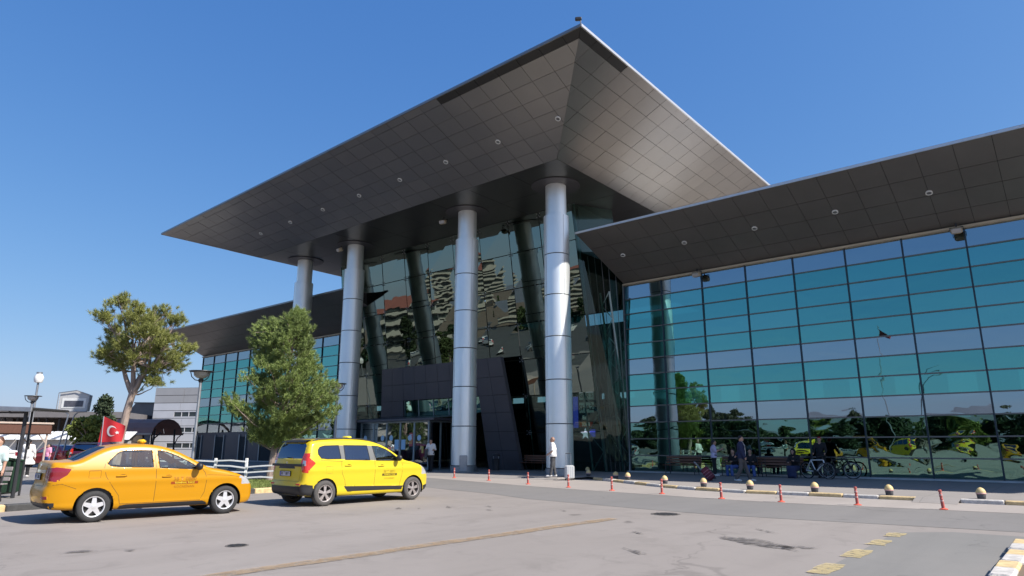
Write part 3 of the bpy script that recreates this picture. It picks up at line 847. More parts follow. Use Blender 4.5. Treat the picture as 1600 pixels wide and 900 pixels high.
# --- wing roofs
def wing(X0, X1, XL, XR, n, name):
    Yr, zr, Yi, zf = 28.17, 12.42, 33.05, 10.56
    mb = MB(); e = .05
    mb.add([(X0, Yr, zr + e), (X1, Yr, zr + e), (XR, Yi, zf + e), (XL, Yi, zf + e), (XR, 52, zf), (XL, 52, zf), (X0, 52, zr + .1), (X1, 52, zr + .1), (X0, Yr, zr + .1), (X1, Yr, zr + .1)],
           [(0, 1, 2, 3), (3, 2, 4, 5), (9, 8, 6, 7), (0, 3, 5, 6, 8), (1, 9, 7, 4, 2), (0, 8, 9, 1), (5, 4, 7, 6)])
    wr = tb(mb, name, M['joint'])
    m2 = MB(); m2.poly([(X0, Yr - .02, zr + .125), (X1, Yr - .02, zr + .125), (X1, 52, zr + .125), (X0, 52, zr + .125)], (0, 0, 1), .015); tb(m2, 'roof_covering', M['rooftop'], wr)
    if X0 > -30:
        m2 = MB(); m2.bbox((-18.6, 32.2, zr + .13), (-7.5, 38.3, zr + .15)); tb(m2, 'bounce_sheet', M['bounce'], wr)  # unseen white sheet added to throw a highlight onto the portal soffit
    m2 = MB(); m2.bbox((X0 - .04, Yr - .05, zr + .0), (X1, Yr, zr + .10)); m2.bbox((X0 - .04, Yr, zr + .0), (X0 - .01, 34, zr + .10)); tb(m2, 'roof_edge_trim', M['trim' if X0 > -30 else 'panel'], wr)
    nrm = Vector((0, zr - zf, -(Yi - Yr))); nrm = Vector((0, -(zr - zf), -(Yi - Yr))).normalized()
    ts = [0, .28, .52, .76, 1.0]
    for i in range(n):
        for j in range(4):
            P = []
            for (di, dj) in ((0, 0), (1, 0), (1, 1), (0, 1)):
                t = ts[j + dj] + (.003 if dj == 0 else -.003)
                xa = X0 + (X1 - X0) * (i + di) / n; xb = XL + (XR - XL) * (i + di) / n
                x = xa * (1 - t) + xb * t + (.008 if di == 0 else -.008)
                P.append(Vector((x, Yr + (Yi - Yr) * t, zr + (zf - zr) * t)) + nrm * random.uniform(-.002, .002))
            pm = MB(); pm.poly(P, nrm, .03); tb(pm, 'wing_panel', M['wingp'], wr)
    return wr, nrm
WR, wn = wing(-19.05, 10.0, -19.05, 10.0, 24, 'right_wing_roof')
WL, _ = wing(-68.5, -39.3, -69.7, -39.3, 24, 'left_wing_roof')
for X in (-17.6, -14.03, -10.45, -6.88, -3.3, .27): downlight((X, 30.5, 11.51), wn, WR)
# shell, floor and interior
mb = MB()
mb.bbox((-69.6, 33.4, .02), (10, 52, .08)); tb(mb, 'interior_floor', M['ifloor'])
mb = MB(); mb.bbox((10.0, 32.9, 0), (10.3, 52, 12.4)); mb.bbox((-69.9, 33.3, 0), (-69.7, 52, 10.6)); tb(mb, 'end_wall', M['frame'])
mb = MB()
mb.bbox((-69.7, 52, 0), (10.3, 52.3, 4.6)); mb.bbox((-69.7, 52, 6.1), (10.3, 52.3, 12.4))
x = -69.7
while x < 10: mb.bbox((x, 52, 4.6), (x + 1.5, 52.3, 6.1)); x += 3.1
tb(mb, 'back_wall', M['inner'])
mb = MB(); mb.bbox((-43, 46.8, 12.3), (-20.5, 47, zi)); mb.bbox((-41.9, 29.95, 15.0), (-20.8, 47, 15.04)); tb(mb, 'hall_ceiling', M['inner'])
mb = MB()
for X in np.arange(-66, 9, 7.1):
    if -44 < X < -19: continue
    mb.tube((X, 38, .1), (X, 38, 10.5), .35, n=16)
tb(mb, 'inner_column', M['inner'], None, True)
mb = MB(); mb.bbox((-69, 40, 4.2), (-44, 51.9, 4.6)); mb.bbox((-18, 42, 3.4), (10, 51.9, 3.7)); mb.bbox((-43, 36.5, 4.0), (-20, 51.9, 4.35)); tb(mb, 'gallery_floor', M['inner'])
# lattice masts inside the portal glass
def lattice(X, lean, y=32.75, h=13.8, wd=.85):
    mb = MB(); P = []
    for k in (0, 1):
        P.append((Vector((X + k * wd, y, .1)), Vector((X + k * wd - lean * .6, y - 1.75, h))))
        mb.tube(P[-1][0], P[-1][1], .055, n=6)
    N = 13
    for k in range(N):
        p = P[k % 2][0].lerp(P[k % 2][1], k / N); q = P[(k + 1) % 2][0].lerp(P[(k + 1) % 2][1], (k + 1) / N); mb.tube(p, q, .03, n=5)
    tb(mb, 'lattice_mast', M['itruss'])
for X, l in ((-21.35, .75), (-24.0, .6), (-38.6, -.6), (-41.0, -.75)): lattice(X, l)
lattice(-19.9, .1, 33.6, 10, .6)
# shop signs behind the portal glass
sgb = mat('dim_sign_board', (.05, .075, .08), .5, var=.2, vs=2); sgw = mat('sign_white_lettering', (.62, .68, .68), .5, var=0, emis=(.5, .6, .6, .3)); sgk = mat('sign_black_lettering', (.02, .02, .02), .5, var=0)
sgp = mat('sign_pale_panel', (.45, .52, .53), .5, var=.1, emis=(.4, .5, .5, .15)); sgbl = mat('sign_blue_panel', (.05, .08, .45), .5, var=.1, emis=(.08, .1, .7, .4)); sgr = mat('sign_red_panel', (.35, .05, .05), .5, var=.1, emis=(.5, .06, .05, .15)); sgst = mat('sign_star', (.8, .8, .85), .5, var=0, emis=(.7, .7, .9, .6))  # faint glow added to the sign colours so they show through the glass
mb = MB(); mb.bbox((-22.9, 33.1, 1.9), (-20.9, 33.2, 5.0)); sb = tb(mb, 'shop_sign', sgb)
def sign_part(x0, x1, z0, z1, m, name='sign_panel', y=33.08):
    mb = MB(); mb.bbox((x0, y - .02, z0), (x1, y, z1)); return tb(mb, name, m, sb)
sign_part(-22.4, -21.4, 3.35, 3.95, sgp); sign_part(-22.4, -21.4, 4.1, 4.6, sgp); sign_part(-22.3, -21.2, 2.95, 3.2, sgb); sign_part(-22.4, -21.5, 2.55, 2.82, sgr); sign_part(-22.85, -22.5, 2.5, 4.3, sgbl); sign_part(-21.75, -21.35, 1.98, 2.4, sgbl)
org = lambda x, z: (x - T0[0], 33.04 - T0[1], z)
for s, x, z, sz, mm in (('SHAZ', -21.9, 3.62, .42, sgk), ('GAR S', -21.9, 4.34, .34, sgk), ('Ez', -22.05, 3.07, .3, sgw), ('3388', -21.95, 2.68, .28, sgw)):
    text_mesh(s, sz, sb, 'lettering', mm, org(x, z), (1, 0, 0), (0, 0, 1), .0, bold=.008)
st = MB(); pts = []
for k in range(10):
    t = math.pi / 2 + k * math.pi / 5; r_ = .34 if k % 2 == 0 else .14
    pts.append((-22.0 + r_ * math.cos(t), 33.02, 2.15 + r_ * math.sin(t)))
st.poly(pts, (0, -1, 0), .02); tb(st, 'star_emblem', sgst, sb)
# red and white marker tape inside, low rails
mb = MB()
for k in range(14):
    t = k / 14; p = Vector((-20.6, 33.3, 2.2)).lerp(Vector((-19.3, 33.25, .3)), t); q = Vector((-20.6, 33.3, 2.2)).lerp(Vector((-19.3, 33.25, .3)), t + .04); mb.tube(p, q, .02, n=5)
tb(mb, 'marker_chain', M['white'])

# --- floodlights under the soffits (things of their own)
def floodlight(loc, rz, label):
    t = empty('floodlight', loc, rz, label, 'floodlight', 'beige floodlights hung under the roof edges')
    mb = MB(); mb.rbox((0, -.1, -.34), (.42, .3, .26), .05, Matrix.Rotation(R(25), 3, 'X')); mb.build('housing', M['beige'], t)
    mb = MB(); mb.rbox((0, -.27, -.40), (.34, .02, .2), .01, Matrix.Rotation(R(25), 3, 'X')); mb.build('lens', M['galv'], t)
    mb = MB(); mb.tube((0, 0, 0), (0, 0, -.16), .03); mb.box((0, 0, -.18), (.5, .05, .03)); mb.box((-.24, -.03, -.27), (.02, .05, .2)); mb.box((.24, -.03, -.27), (.02, .05, .2)); mb.build('bracket', M['dkmetal'], t)
    return t
floodlight((-2.75, 32.55, 10.62), 0, 'beige floodlight hung at the head of the right glass wing, nearest the picture edge')
floodlight((-14.35, 32.55, 10.62), 0, 'beige floodlight on the glass wing head beside the reflected column')
floodlight((-27.9, 27.0, zi), .3, 'beige floodlight under the portal ceiling beside the column right of the doors')
floodlight((-37.6, 26.6, zi), -.2, 'beige floodlight at the top of the column left of the entrance')
# ---------------------------------------------------------------- vehicles
def car_body(key, prof, halfw, zbelt, tumble, zroof, rear_rnd, front_rnd, h=0.022, zlow=0.2):
    """implicit car body: side profile x plan outline x cross-section, meshed; s = forward (local +Y), x = right"""
    prof = np.array(smooth_poly(prof, 2)); s0, s1 = prof[:, 0].min(), prof[:, 0].max()
    L = s1 - s0
    gx = np.arange(s0 - .6, s1 + .6, .01); gz = np.arange(-.2, 2.2, .01)
    TX, TZ = np.meshgrid(gx, gz, indexing='ij')
    cl = prof[::2]; TAB = poly_sdf(TX, TZ, cl)
    def table(y, z):
        u = np.clip((y - gx[0]) / .01, 0, len(gx) - 2.001); v = np.clip((z - gz[0]) / .01, 0, len(gz) - 2.001)
        i = u.astype(int); j = v.astype(int); fu = u - i; fv = v - j
        return (TAB[i, j] * (1 - fu) + TAB[i + 1, j] * fu) * (1 - fv) + (TAB[i, j + 1] * (1 - fu) + TAB[i + 1, j + 1] * fu) * fv
    def plan(s):
        u = np.clip((s - s0) / rear_rnd[0], 0, 1); v = np.clip((s1 - s) / front_rnd[0], 0, 1)
        return halfw - rear_rnd[1] * (1 - u) ** 2.6 - front_rnd[1] * (1 - v) ** 2.4
    def F(X, Y, Z):
        crown = 0.045 * (np.abs(X) / halfw) ** 2.2
        bow = 0.12 * (np.abs(X) / halfw) ** 2.2
        sc = (Y - (s0 + s1) / 2) / (L / 2)
        Ys = Y + bow * np.where(sc > 0, sc ** 4, -0.75 * sc ** 4)
        a = table(Ys, Z + crown * np.clip((Z - zlow) / .6, 0, 1))
        up = np.clip(Z - zbelt, 0, None)
        wz = plan(Y) - tumble * up ** 1.12 - .035 * np.clip((zbelt - .12 - Z) / .5, 0, 1) ** 2 - 0.05 * np.clip((.34 - Z) / .2, 0, 1) + .012 * np.exp(-((Z - zbelt + .22) / .07) ** 2)
        c = np.abs(X) - wz
        return smax(a, c, 0.075)
    return F, (s0, s1)

def grid_car(F, s0, s1, halfw, zmax, h, arches, ra):
    def FF(X, Y, Z):
        return F(X, Y, Z)
    V, Q = surface_nets(FF, (-halfw - 2 * h, s0 - 2 * h, 0.1), (halfw + 2 * h, s1 + 2 * h, zmax + 2 * h), h)
    return V, Q

def normals(V, Q):
    n = np.cross(V[Q[:, 2]] - V[Q[:, 0]], V[Q[:, 3]] - V[Q[:, 1]]); n /= np.linalg.norm(n, axis=1)[:, None] + 1e-9
    return n

def snap(V, VN, polys, axis, reg, dist):
    """slide vertices close to an outline onto it (outline given in two of the axes)"""
    a, b_ = axis
    P = V[:, [a, b_]]
    best = np.full(len(V), dist); tgt = P.copy()
    for pl in polys:
        pl = np.array(pl, float); n = len(pl)
        for i in range(n):
            p, q = pl[i], pl[(i + 1) % n]; e = q - p
            t = np.clip(((P - p) @ e) / (e @ e + 1e-12), 0, 1); c = p + t[:, None] * e
            d = np.linalg.norm(P - c, axis=1)
            m = (d < best) & reg(V, VN)
            best[m] = d[m]; tgt[m] = c[m]
    V[:, a] = tgt[:, 0]; V[:, b_] = tgt[:, 1]
    return V

def inside(P, pl):
    return poly_sdf(P[:, 0], P[:, 1], pl) < 0

def circle(c, r, n=28): return [(c[0] + r * math.cos(2 * math.pi * i / n), c[1] + r * math.sin(2 * math.pi * i / n)) for i in range(n)]

def extract(V, Q, m):
    q = Q[m]; u, inv = np.unique(q, return_inverse=True)
    return V[u], inv.reshape(q.shape)

def wheel(parent, x, y, r, sideways, mats, spokes=5, style=0):
    wd = 0.2; s = sideways
    mb = MB(); mb.lathe([(r * .64, -.09), (r * .7, -.1), (r * .93, -.1), (r * .99, -.07), (r, -.03), (r, .03), (r * .99, .07), (r * .93, .1), (r * .7, .1), (r * .64, .09)], (x, y, r), 40, 'x', closed=True)
    w_ = mb.build('wheel', mats['tyre'], parent, True, angle=60)
    mb = MB()
    mb.lathe([(r * .655, .09 * s), (r * .66, .1 * s), (r * .60, .095 * s), (r * .585, .03 * s)], (x, y, r), 40, 'x', cap=False)
    for k in range(spokes):
        t = 2 * math.pi * k / spokes + .3
        for dt in ((0,) if style == 0 else (-.13, .13)):
            tt = t + dt
            c_, s_ = math.cos(tt), math.sin(tt)
            w0, w1 = (.05, .034) if style == 0 else (.02, .018)
            p = []
            for rr, ww, xx in ((r * .1, w0, .085), (r * .62, w1, .078)):
                for sg in (-1, 1): p.append((x + xx * s, y + c_ * rr - s_ * ww * sg, r + s_ * rr + c_ * ww * sg))
            q = [(a_[0] - .03 * s, a_[1], a_[2]) for a_ in p]
            mb.add(p + q, [(0, 1, 3, 2), (4, 6, 7, 5), (0, 4, 5, 1), (1, 5, 7, 3), (3, 7, 6, 2), (2, 6, 4, 0)])
    mb.lathe([(0, .092 * s), (r * .09, .09 * s), (r * .17, .085 * s), (r * .18, .05 * s)], (x, y, r), 20, 'x', cap=False)
    mb.build('rim', mats['rim'], w_, True, angle=30)
    mb = MB(); mb.lathe([(0, .035 * s), (r * .5, .035 * s), (r * .6, .0)], (x, y, r), 24, 'x'); mb.build('brake_disc', mats['dark'], w_, True)
    return w_

CM = {
 'y1': mat('orange_yellow_car_paint', (0.51, 0.232, 0.0005), 0.36, var=0.015, coat=0.35, spec=0.3, vs=1),
 'y2': mat('lemon_yellow_car_paint', (0.64, 0.49, 0.022), 0.36, var=0.015, coat=0.35, spec=0.3, vs=1),
 'trim': mat('black_car_plastic', (0.018, 0.018, 0.02), 0.5, var=0.1, vs=8),
 'rubber': mat('window_rubber', (0.012, 0.012, 0.012), 0.6, var=0),
 'tyre': mat('tyre_rubber', (0.03, 0.03, 0.031), 0.8, var=0.2, vs=20),
 'tyre2': mat('dusty_tyre_rubber', (0.075, 0.07, 0.066), 0.85, var=0.2, vs=20),
 'rim1': mat('silver_alloy', (0.72, 0.72, 0.73), 0.3, m=0.6, var=0.03),
 'rim2': mat('dusty_grey_alloy', (0.42, 0.38, 0.36), 0.4, m=0.6, var=0.1),
 'dark': mat('dark_brake_metal', (0.04, 0.038, 0.036), 0.6, m=0.4, var=0.1),
 'glass': glass_mat('car_side_glass', (0.70, 0.78, 0.75), (0.13, 0.145, 0.15)),
 'glassd': glass_mat('tinted_car_glass', (0.04, 0.045, 0.05), (0.15, 0.18, 0.23)),
 'red1': mat('dark_red_lamp_lens', (0.22, 0.012, 0.02), 0.12, var=0.1, coat=1.0),
 'red2': mat('bright_red_lamp_lens', (0.62, 0.03, 0.015), 0.12, var=0.1, coat=1.0),
 'lens': mat('clear_lamp_lens', (0.55, 0.56, 0.58), 0.1, m=0.3, var=0.1, coat=1.0),
 'chrome': mat('chrome_strip', (0.75, 0.74, 0.73), 0.15, m=0.9, var=0),
 'seat': mat('grey_seat_fabric', (0.09, 0.10, 0.15), 0.85, var=0.15, vs=10),
 'seatb': mat('beige_seat_cover', (0.42, 0.33, 0.2), 0.8, var=0.15, vs=10),
 'plate': mat('number_plate_white', (0.62, 0.62, 0.66), 0.4, var=0.05),
 'ink': mat('black_lettering', (0.03, 0.025, 0.02), 0.5, var=0),
 'ink2': mat('faded_brown_lettering', (0.36, 0.14, 0.0), 0.5, var=0),
 'ink3': mat('faded_olive_lettering', (0.42, 0.30, 0.02), 0.5, var=0),
 'band': mat('red_brown_lettering_band', (0.30, 0.055, 0.003), 0.5, var=0),
 'bandk': mat('dark_band_and_recess_shade', (0.10, 0.07, 0.01), 0.5, var=0),
 'handle': mat('handle_recess_shade', (0.30, 0.14, 0.01), 0.35, var=0, coat=.6),
 'pillar': mat('grey_window_pillar', (0.16, 0.16, 0.15), 0.3, var=0.05, coat=.5),
 'blue': mat('plate_blue', (0.03, 0.06, 0.4), 0.5, var=0),
}

def make_car(spec):
    root = empty(spec['name'], (0, 0, 0), 0, spec['label'], spec['cat'])
    F, (s0, s1) = car_body(None, spec['prof'], spec['hw'], spec['belt'], spec['tumble'], 0, spec['rr'], spec['fr'])
    h = 0.021
    V, Q = grid_car(F, s0, s1, spec['hw'], spec['zmax'], h, None, None)
    VN = np.zeros_like(V); fn = normals(V, Q)
    for k in range(4): np.add.at(VN, Q[:, k], fn)
    VN /= np.linalg.norm(VN, axis=1)[:, None] + 1e-9
    # smooth shading normals come from the mesh; outlines get crisp edges by snapping
    sidereg = lambda V_, N_: np.abs(N_[:, 0]) > .55
    arches = [circle((y, spec['wr'] + .01), spec['ra']) for y in (0, spec['wb'])]
    sp = [p for _, p, _ in spec['side']] + arches
    V = snap(V, VN, sp, (1, 2), lambda V_, N_: (np.abs(N_[:, 0]) > .5) & (np.abs(V_[:, 0]) > spec['hw'] * .5), h * .62)
    V = snap(V, VN, [p for _, p, _ in spec['top']], (0, 1), lambda V_, N_: (N_[:, 2] > .25) & (np.abs(N_[:, 0]) < .8), h * .62)
    V = snap(V, VN, [p for _, p, _ in spec['rear']], (0, 2), lambda V_, N_: (N_[:, 1] < -.45), h * .62)
    V = snap(V, VN, [p for _, p, _ in spec['front']], (0, 2), lambda V_, N_: (N_[:, 1] > .45), h * .62)
    C_ = V[Q].mean(1); fn = normals(V, Q)
    cls = np.zeros(len(Q), int); names = ['body']; mats_ = [spec['paint']]
    def setc(m, name, mt):
        if name not in names: names.append(name); mats_.append(mt)
        cls[m & (cls != -1)] = names.index(name)
    for name, pl, mt in spec['side']:
        for sg, sfx in ((1, ''), (-1, '~')):
            m = (fn[:, 0] * sg > .42) & (C_[:, 0] * sg > spec['hw'] * .45) & inside(C_[:, [1, 2]], pl)
            setc(m, name + sfx, mt)
    for name, pl, mt in spec['top']:
        setc((fn[:, 2] > .12) & (np.abs(fn[:, 0]) < .86) & inside(C_[:, [0, 1]], pl), name, mt)
    for name, pl, mt in spec['rear']:
        for sg, sfx in ((1, ''), (-1, '~')):
            if name in ('rear_window', 'tailgate_trim', 'rear_bumper_trim', 'chrome_strip', 'bumper_trim'): 
                if sg < 0: continue
                setc((fn[:, 1] < -.3) & (C_[:, 1] < .2) & inside(C_[:, [0, 2]], pl), name, mt)
            else:
                PP = C_[:, [0, 2]].copy(); PP[:, 0] *= sg
                setc((fn[:, 1] < -.3) & (C_[:, 1] < .2) & inside(PP, pl), name + sfx, mt)
    for name, pl, mt in spec['front']:
        if name in ('windscreen', 'grille', 'lower_grille', 'bumper_trim'):
            setc((fn[:, 1] > .3) & (C_[:, 1] > 1) & inside(C_[:, [0, 2]], pl), name, mt)
        else:
            for sg, sfx in ((1, ''), (-1, '~')):
                PP = C_[:, [0, 2]].copy(); PP[:, 0] *= sg
                setc((fn[:, 1] > .3) & (C_[:, 1] > 1) & inside(PP, pl), name + sfx, mt)
    for pl in arches:
        cut = inside(C_[:, [1, 2]], pl) & (np.abs(C_[:, 0]) > spec['hw'] * .6); cls[cut] = -1
    bodyo = None
    for k, (nm, mt) in enumerate(zip(names, mats_)):
        m = cls == k
        if not m.any(): continue
        sets = [m]
        if nm.startswith(('window_pillar', 'bumper_trim')):        # front and rear piece are parts of their own
            cutp = spec.get('pillar_cut', 1.0) if nm.startswith('window') else 1.2
            sets = [m & (C_[:, 1] < cutp), m & (C_[:, 1] >= cutp)]
        for ms_ in sets:
            if not ms_.any(): continue
            v, q = extract(V, Q, ms_)
            o = np_mesh(nm.replace('~', ''), v, q, mt, root)
        if k == 0: bodyo = o
    # lining of wheel arches and underbody
    for y in (0, spec['wb']):
        for sg in (1, -1):
            mb = MB()
            r_ = spec['ra']; n = 20; vs = []
            for x in (sg * (spec['hw'] - .035), sg * .45):
                for i in range(n + 1):
                    t = -.35 + (math.pi + .7) * i / n; vs.append((x, y + r_ * math.cos(t), spec['wr'] + .01 + r_ * math.sin(t)))
            mb.add(vs, [(i, i + 1, n + 2 + i, n + 1 + i) for i in range(n)])
            mb.add(vs[n + 1:], [tuple(range(n + 1))])
            mb.build('wheel_arch_liner', CM['rubber'], root)
    mb = MB(); mb.bbox((-spec['hw'] + .1, .38, .22), (spec['hw'] - .1, spec['wb'] - .38, .3)); mb.bbox((-.45, -.6, .26), (.45, spec['wb'] + .4, .34)); mb.build('underbody', CM['trim'], root)
    wm = dict(tyre=CM[spec['tyre']], rim=CM[spec['rim']], dark=CM['dark'])
    for y in (0, spec['wb']):
        for sg in (1, -1): wheel(root, sg * (spec['hw'] - .115), y, spec['wr'], sg, wm, spec['spokes'], spec['style'])
    # rubber around every opening, door gaps
    def sx(y, z):          # body surface x at (y, z)
        lo_, hi_ = 0.2, spec['hw'] + .1
        for _ in range(24):
            m_ = (lo_ + hi_) / 2
            if F(np.array([m_]), np.array([y]), np.array([z]))[0] < 0: lo_ = m_
            else: hi_ = m_
        return lo_
    def ry(x, z):
        lo_, hi_ = s0 - .1, .6
        for _ in range(24):
            m_ = (lo_ + hi_) / 2
            if F(np.array([x]), np.array([m_]), np.array([z]))[0] < 0: hi_ = m_
            else: lo_ = m_
        return hi_
    def fy(x, z):
        lo_, hi_ = 2.0, s1 + .1
        for _ in range(24):
            m_ = (lo_ + hi_) / 2
            if F(np.array([x]), np.array([m_]), np.array([z]))[0] < 0: lo_ = m_
            else: hi_ = m_
        return lo_
    spec['fn'] = (sx, ry, fy)
    def densify(pl, closed=True, st=.06):
        out = []
        n = len(pl)
        for i in range(n if closed else n - 1):
            p, q = pl[i], pl[(i + 1) % n]; L = math.dist(p, q); k = max(1, int(L / st))
            for j in range(k): out.append((p[0] + (q[0] - p[0]) * j / k, p[1] + (q[1] - p[1]) * j / k))
        if not closed: out.append(pl[-1])
        return out
    for name, pl, mt in spec['side']:
        if 'window' in name and 'pillar' not in name:
            dp = densify(pl)
            for sg in (1, -1): mb = MB(); mb.path([(sg * (sx(y, z) - .002), y, z) for y, z in dp], .011, 5, closed=True); mb.build('window_seal', CM['rubber'], root, True, angle=80)
    mb = MB()
    for pl in spec['gaps']:
        dp = densify(pl, False)
        for sg in (1, -1): mb.path([(sg * (sx(y, z) - .0035), y, z) for y, z in dp], .0055, 4)
    for pl in spec['rgaps']:
        mb.path([(x, ry(x, z) + .003, z) for x, z in densify(pl, False)], .0055, 4)
    mb.build('door_gap', CM['rubber'], root)
    for (y, z) in spec['handles']:
        for sg in (1, -1):
            m2 = MB(); x = sx(y, z)
            m2.rbox((sg * (x + .012), y, z), (.035, .19, .032), .014); m2.build('door_handle', spec['handlem'], root, True)
            m2 = MB(); m2.lathe([(0, 0), (.045, 0)], (sg * (x + .002), y + .02, z - .01), 14, 'x'); 
            m2.v = [(v[0], y + (v[1] - y) * 1.7, v[2]) for v in m2.v]; m2.build('recess_shade', CM['handle'] if spec['paint'] is CM['y1'] else CM['bandk'], root)  # flat oval in a darker colour imitates the shade of a handle recess
    y, z = spec['mirror']
    for sg in (1, -1):
        x = sx(y, z)
        m2 = MB(); m2.tube((sg * (x - .03), y, z - .02), (sg * (x + .06), y - .02, z - .01), .025, .03, 8); ms = m2.build('side_mirror', CM['trim'], root, True)
        fnm = lambda X, Y, Z: np.sqrt(((X - sg * (x + .12)) / .10) ** 2 + ((Y - y + .01) / .075) ** 2 + ((Z - z - .03) / .085) ** 2) - 1
        v, q = surface_nets(fnm, (min(sg * (x + .0), sg * (x + .25)), y - .12, z - .1), (max(sg * (x + .0), sg * (x + .25)), y + .12, z + .16), .02)
        np_mesh('mirror_housing', v, q, spec.get('mirrorm', CM['trim']), ms)
    # cabin
    mb = MB(); mb.bbox((-spec['hw'] + .12, spec['cab'][0], .34), (spec['hw'] - .12, spec['cab'][1], .38)); mb.bbox((-spec['hw'] + .1, spec['cab'][1] - .06, .38), (spec['hw'] - .1, spec['cab'][1] + .0, spec['belt'] - .08))
    for sg in (1, -1): mb.bbox((sg * (spec['hw'] - .09) - .01, spec['cab'][0] - .2, .38), (sg * (spec['hw'] - .09) + .01, spec['cab'][1], spec['belt'] - .06))
    mb.bbox((-spec['hw'] + .12, spec['cab'][0] - .3, spec['belt'] - .12), (spec['hw'] - .12, spec['cab'][0] + .05, spec['belt'] - .06))
    mb.build('cabin_lining', CM['trim'], root)
    for (ys, xs_) in spec['seats']:
        for x in xs_:
            m2 = MB(); tilt = Matrix.Rotation(R(14), 3, 'X')
            m2.rbox((x, ys + .25, .52), (.48, .5, .16), .05); m2.rbox((x, ys - .06, .86), (.48, .14, .62), .05, tilt); m2.rbox((x, ys - .16, 1.25), (.27, .1, .19), .04, tilt); m2.build('seat', CM['seatb'] if (spec['paint'] is CM['y1'] and ys < .2) else CM['seat'], root, True)
    m2 = MB(); yw = spec['cab'][1] - .32
    m2.path([(-.36 + .18 * math.cos(t), yw + .07 * math.sin(t), .93 + .16 * math.sin(t)) for t in np.linspace(0, 6.28, 19)[:-1]], .016, 6, closed=True); m2.tube((-.36, yw, .93), (-.36, yw + .25, .86), .03); m2.build('steering_wheel', CM['trim'], root)
    return root, (sx, ry, fy)

def plate(root, y, z, txt, x=0.0):
    m2 = MB(); m2.rbox((x, y, z), (.53, .02, .13), .008); p = m2.build('number_plate', CM['rubber'], root)
    m2 = MB(); m2.bbox((x - .25, y - .014, z - .052), (x + .25, y - .011, z + .052)); m2.build('plate_face', CM['plate'], p)
    m2 = MB(); m2.bbox((x - .25, y - .017, z - .052), (x - .205, y - .0145, z + .052)); m2.build('plate_band', CM['blue'], p)
    text_mesh(txt, .105, p, 'plate_lettering', CM['ink'], (x + .02, y - .0175, z), (1, 0, 0), (0, 0, 1), 0.0, bold=.002)

def side_text(root, sx, txt, size, y, z, m, bold=0.001, name='lettering'):
    def up(org, a, b_):
        yy = y + a; zz = z + b_
        return Vector((sx(yy, zz) + .005, yy, zz))
    text_mesh(txt, size, root, name, m, (0, 0, 0), (0, 1, 0), (0, 0, 1), up, bold=bold)
def side_band(root, sx, y0, y1, z0, z1, m, name='lettering_band'):
    mb = MB(); n = 6
    for i in range(n):
        ya, yb = y0 + (y1 - y0) * i / n, y0 + (y1 - y0) * (i + 1) / n
        mb.add([(sx(ya, z0) + .0025, ya, z0), (sx(yb, z0) + .0025, yb, z0), (sx(yb, z1) + .0025, yb, z1), (sx(ya, z1) + .0025, ya, z1)], [(0, 1, 2, 3)])
    mb.build(name, m, root)

